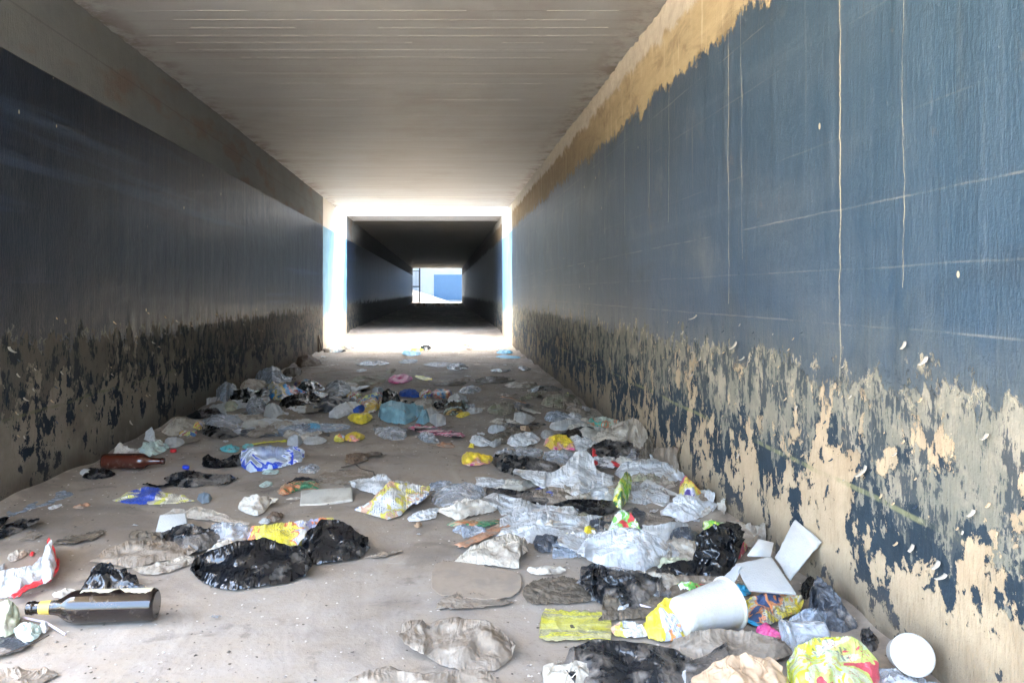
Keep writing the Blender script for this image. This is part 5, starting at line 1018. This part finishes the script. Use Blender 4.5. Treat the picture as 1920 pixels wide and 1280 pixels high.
# ------------------------------------------------------------------ curled flakes of paint on the walls
fk = random.Random(11)
def flake(side, y, z, s, mat, parent):
    x0 = (XR-.008) if side > 0 else (XL+.008); vs = []; n = 5; m = 4; curl = fk.uniform(.6, 1.6); a = fk.uniform(-.5, .5)
    for j in range(n+1):
        for i in range(m+1):
            u, v = (i/m-.5)*(1-.5*abs(j/n-.4)), j/n; out = s*.55*(v**1.6)*curl+.001
            yy, zz = u*s*.6+a*v*s*.5, (v*(1-.25*v*curl))*s*-1
            vs.append((x0-side*(out+abs(nz(i, j, y*9))*s*.12), y+yy, z+zz))
    fs = [(j*(m+1)+i, j*(m+1)+i+1, (j+1)*(m+1)+i+1, (j+1)*(m+1)+i) for j in range(n) for i in range(m)]
    o = link_mesh('paint_flake', vs, fs, mat, parent, True); q = o.modifiers.new('thickness', 'SOLIDIFY'); q.thickness = .0009
M_FLK = [simple('pale_flake', 'a89f90', 'c9c1b2', 30, .7), simple('blue_flake', '4b6f94', '6088ae', 30, .5), simple('navy_flake', '202c38', '34465a', 30, .5), simple('beige_flake', 'b79f7e', 'ceb896', 30, .8)]
for px, py, s in ((1385, 640, .036), (1400, 668, .02), (1745, 668, .024), (1705, 640, .02), (1625, 880, .024), (1630, 872, .02), (1720, 1020, .02), (1768, 1050, .022), (1782, 1075, .02), (1690, 1015, .012), (1318, 668, .02), (1285, 620, .02), (1660, 925, .012), (1500, 760, .014), (1860, 812, .016), (1835, 955, .018), (1480, 745, .012), (1735, 745, .012), (1310, 590, .03), (1303, 700, .018), (1260, 690, .016), (1390, 850, .018)):
    d = F*XR/(px-VX); flake(1, d, H0-(py-VY)*d/F, s, M_FLK[0] if s > .013 else M_FLK[3], w)
for i in range(110):
    y = 1.25+5.2*fk.random()**1.3; z = fk.uniform(.3, .70); flake(1, y, z, fk.uniform(.004, .012), M_FLK[fk.choice([0, 0, 3, 3, 3, 2])], w)
for px, py, s in ((12, 650, .035), (27, 700, .02), (40, 745, .022), (240, 788, .03), (282, 640, .02), (60, 690, .012), (205, 700, .016), (325, 700, .016)):
    d = F*XL/(px-VX); flake(-1, d, H0-(py-VY)*d/F, s, M_FLK[0], wl)
for i in range(110):
    y = 2.8+5.5*fk.random()**1.3; z = fk.uniform(.15, .72); flake(-1, y, z, fk.uniform(.007, .02), M_FLK[fk.choice([0, 2, 2, 3])], wl)

# ------------------------------------------------------------------ the thinner, flatter litter that fills the heaps
fl_ = random.Random(77); used_f = set()
named = [(o.location.x, o.location.y, o['label']) for o in list(C.objects) if o.parent is None and 'label' in o and 'category' in o and len(o['label'].split()) <= 11 and not o['label'].startswith('small')]
words_ = {'white': 'white', 'paper': 'beige paper', 'mudd': 'muddy brown', 'tan': 'tan', 'black2': 'black', 'clear': 'clear', 'white2': 'milky', 'mud': 'silted', 'grey': 'dark grey', 'olive': 'olive', 'clearb': 'bluish clear', 'foamd': 'off-white foam'}
def fill(cx, cy, wpx, hpx, mat, k, z0):
    if mat != 'card' and any(x0-wpx*.4 < cx < x1+wpx*.4 and y0 < cy < y1+hpx*.4 for x0, y0, x1, y1 in ((1000, 1138, 1300, 1212), (1385, 1108, 1520, 1205), (860, 842, 930, 880), (1010, 812, 1085, 850), (630, 770, 800, 812), (280, 950, 480, 1040))): return
    d = F*H0/(cy-VY); x, y = (cx-VX)*d/F, d
    near_ = min(named, key=lambda q: (q[0]-x)**2+((q[1]-y)*.8)**2); dx, dy = x-near_[0], (y-near_[1])*.8
    rel = ('behind' if dy > 0 else 'in front of') if abs(dy) > abs(dx) else ('on the painted wall side of' if dx > 0 else 'on the shaded wall side of')
    lab = fl_.choice(['flat ', 'creased ', 'torn '])+words_[mat]+' film '+rel+' the '+near_[2]
    lab = lab.replace('paper film', 'paper sheet').replace('foam film', 'foam shard')
    if lab in used_f or len(lab.split()) > 16: return
    used_f.add(lab)
    L('foam_shard' if mat == 'foamd' else ('paper_scrap' if mat == 'paper' else 'plastic_sheet'), oval(cx, cy, wpx, hpx, fl_.random()*99, tilt=fl_.uniform(-.25, .25), n=13, rough=.33), mat, lab, 'paper' if mat == 'paper' else ('foam piece' if mat == 'foamd' else 'plastic film'), 'thin litter filling the heaps', k=k, z0=z0, amp=1.1, jag=1.3)
MS = ['white', 'paper', 'tan', 'tan', 'mudd', 'mud', 'mud', 'clear', 'white2', 'white2', 'black2', 'grey', 'olive', 'clearb', 'foamd']
for zone, n in (((420, 680, 712, 822), 50), ((640, 905, 712, 835), 44), ((905, 1110, 735, 850), 36), ((930, 1230, 830, 930), 30), ((1010, 1300, 920, 1030), 24), ((1080, 1420, 1010, 1110), 20), ((1150, 1560, 1110, 1230), 14), ((300, 470, 780, 850), 10), ((660, 1000, 880, 1000), 14), ((200, 520, 930, 1060), 8)):
    for q in range(n):
        cx, cy = fl_.uniform(zone[0], zone[1]), fl_.uniform(zone[2], zone[3]); sc_ = (cy-VY)/250
        wpx = fl_.uniform(34, 80)*(.35+.65*sc_); fill(cx, cy, wpx, wpx*fl_.uniform(.16, .36)*(.5+.5*sc_), fl_.choice(MS), fl_.uniform(.6, .95), fl_.choice([.002, .002, .006]))
for zone, n in (((900, 1220, 790, 930), 16), ((980, 1330, 900, 1040), 16), ((1060, 1440, 1010, 1160), 16), ((1120, 1560, 1120, 1250), 12), ((420, 900, 720, 820), 24)):
    for q in range(n):
        cx, cy = fl_.uniform(zone[0], zone[1]), fl_.uniform(zone[2], zone[3]); sc_ = (cy-VY)/250
        wpx = fl_.uniform(70, 130)*(.35+.65*sc_); fill(cx, cy, wpx, wpx*fl_.uniform(.14, .26)*(.5+.5*sc_), fl_.choice(['clear', 'white2', 'tan', 'mud', 'clearb', 'mudd', 'clear']), fl_.uniform(.85, .97), .003)
# half-buried films on the open silt
for cx, cy, wpx, hpx, m in ((880, 1130, 150, 26, 'mud'), (1040, 1140, 130, 30, 'mudd'), (720, 1040, 60, 10, 'mud'), (1030, 1215, 110, 22, 'mud'), (930, 1225, 90, 18, 'card'), (600, 925, 60, 10, 'mud'), (480, 905, 70, 10, 'mud'), (150, 1010, 80, 16, 'mudd'), (230, 1050, 90, 22, 'brown'), (330, 1075, 80, 16, 'mudd'), (60, 1005, 50, 12, 'mud'), (620, 1000, 40, 8, 'mud')):
    words_[m] = words_.get(m, {'card': 'cardboard brown', 'brown': 'dark brown'}.get(m)); fill(cx, cy, wpx, hpx, m, 1, .001)

# ------------------------------------------------------------------ small scraps one could pick up, and crumbs nobody could count
sc = random.Random(5)
kinds = [('white', 'foam'), ('paper', 'paper'), ('mudd', 'film'), ('tan', 'film'), ('black2', 'film'), ('clear', 'film')]
protos = {}
def scrap_mesh(seed, mat):
    vs, fs = [], []; m = 6
    for j in range(m+1):
        for i in range(m+1):
            u, v = i/m-.5, j/m-.5; r = 1+.35*nz(u*3, v*3, seed)
            x, y = u*r*(1+.3*nz(seed, 1, 2)), v*r*.8; vs.append((x+nz(v*6, seed, 1)*.25, y+nz(u*6, seed, 5)*.25, .05+abs(nz(u*3+seed, v*3, 1))*.55+abs(nz(u*8, v*8, seed))*.2))
    fs = [(j*(m+1)+i, j*(m+1)+i+1, (j+1)*(m+1)+i+1, (j+1)*(m+1)+i) for j in range(m) for i in range(m)]
    me = bpy.data.meshes.new('scrap'); me.from_pydata(vs, [], fs); me.update(); me.polygons.foreach_set('use_smooth', [True]*len(me.polygons)); me.materials.append(MT[mat]); return me
for mat, _ in kinds: protos[mat] = [scrap_mesh(fk.random()*50, mat) for _ in range(4)]
def dens(x, y):
    s = .12
    s += .9*math.exp(-((x-.75)/.32)**2)*(1 if 1.4 < y < 5.2 else .2)
    s += .8*math.exp(-((y-4.9)/.9)**2)+.5*math.exp(-((x+1.45)/.15)**2)*(1 if 2.5 < y < 8 else .3)
    return min(1, s)
named = [(o.location.x, o.location.y, o['label']) for o in list(C.objects) if o.parent is None and 'label' in o and 'category' in o and len(o['label'].split()) <= 10 and not o['label'].startswith('small')]
nsc, tries, taken = 0, 0, set()
while nsc < 190 and tries < 9000:
    tries += 1
    x, y = sc.uniform(XL+.04, XR-.04), 1.5+9.5*sc.random()**1.3
    if sc.random() > dens(x, y): continue
    if -1.05 < x < -.6 and 1.68 < y < 1.9: continue
    mat = sc.choice(['white', 'white', 'paper', 'paper', 'mudd', 'mudd', 'tan', 'tan', 'black2', 'clear'])
    near_ = min(named, key=lambda q: (q[0]-x)**2+((q[1]-y)*.8)**2); dx, dy = x-near_[0], (y-near_[1])*.8
    if math.hypot(dx, dy) > .6: continue
    rel = ('behind' if dy > 0 else 'in front of') if abs(dy) > abs(dx) else ('wallward of' if 0 else ('on the painted wall side of' if dx > 0 else 'on the shaded wall side of'))
    lab = 'small '+words_[mat]+' scrap '+rel+' the '+near_[2]
    if lab in taken or len(lab.split()) > 16: continue
    taken.add(lab)
    o = bpy.data.objects.new('scrap', sc.choice(protos[mat])); C.objects.link(o)
    s = sc.uniform(.010, .032)*(1+.12*y)
    if y < 2.5: s *= .7
    o.location = (x, y, .0015); o.scale = (s, s*sc.uniform(.5, 1), s*sc.uniform(.3, .9)); o.rotation_euler = (0, 0, sc.uniform(0, 6.3))
    tag(o, lab, 'scrap', 'small scraps on the silt'); nsc += 1
def crumbs(name, n, mat, s0, s1, seed, label):
    r = random.Random(seed); vs, fs = [], []; k = 0
    while k < n:
        x, y = r.uniform(XL+.02, XR-.02), 1.35+11*r.random()**1.7
        if r.random() > .25+.75*dens(x, y): continue
        s = r.uniform(s0, s1)*(1+.15*y); a = r.uniform(0, 6.3); q = len(vs); z0 = floor_z(x, y)+.001
        for i in range(4):
            th = a+i*1.57+r.uniform(-.4, .4); rr_ = s*r.uniform(.5, 1); vs.append((x+math.cos(th)*rr_, y+math.sin(th)*rr_, z0+.0003+r.random()*s*.25))
        vs.append((x+r.uniform(-.2, .2)*s, y, z0+s*r.uniform(.25, .6))); fs += [(q, q+1, q+4), (q+1, q+2, q+4), (q+2, q+3, q+4), (q+3, q, q+4)]; k += 1
    tag(link_mesh(name, vs, fs, mat), label, 'crumbs', kind='stuff')
crumbs('pale_crumbs', 3600, simple('pale_crumb', 'b9aea0', 'd6ccbf', 60, .8), .0015, .0055, 1, 'pale crumbs of plaster and paper strewn over the silt')
crumbs('dark_crumbs', 2600, simple('dark_crumb', '4a4239', '6b5f52', 60, .85), .0015, .0055, 2, 'dark crumbs of earth and leaf strewn over the silt')
crumbs('gravel', 1800, simple('silt_pebble', '80756a', '9a8f83', 60, .85), .002, .006, 3, 'silt coloured grit strewn over the floor')
# stubby twigs
tw = set()
for i in range(40):
    x, y = sc.uniform(XL+.1, XR-.1), 1.7+7.5*sc.random()
    if sc.random() > dens(x, y)+.2: continue
    near_ = min(named, key=lambda q: (q[0]-x)**2+((q[1]-y)*.8)**2); lab = 'short dark twig near the '+near_[2]
    if near_[2] in tw or len(lab.split()) > 16: continue
    tw.add(near_[2])
    a = sc.uniform(0, 3.1); ln = sc.uniform(.03, .09); b = sc.uniform(-.4, .4)
    tag(tube('twig', [(x, y, .004), (x+math.cos(a)*ln/2, y+math.sin(a)*ln/2, .006), (x+math.cos(a+b)*ln, y+math.sin(a+b)*ln, .004)], .0016, MT['twig'], seg=5), lab, 'twig', 'short twigs on the silt')

# ------------------------------------------------------------------ thin haze added to stand in for lens glow around the roof slot
t = NT('glow_haze'); pv = t.n('ShaderNodeVolumePrincipled'); pv.inputs['Density'].default_value = .0005; pv.inputs['Color'].default_value = (.88, .93, 1, 1)
t.t.links.new(pv.outputs[0], t.out.inputs['Volume'])
tag(box('haze', -410, 410, -410, 410, -1.5, 9.6, t.m), kind='stuff')
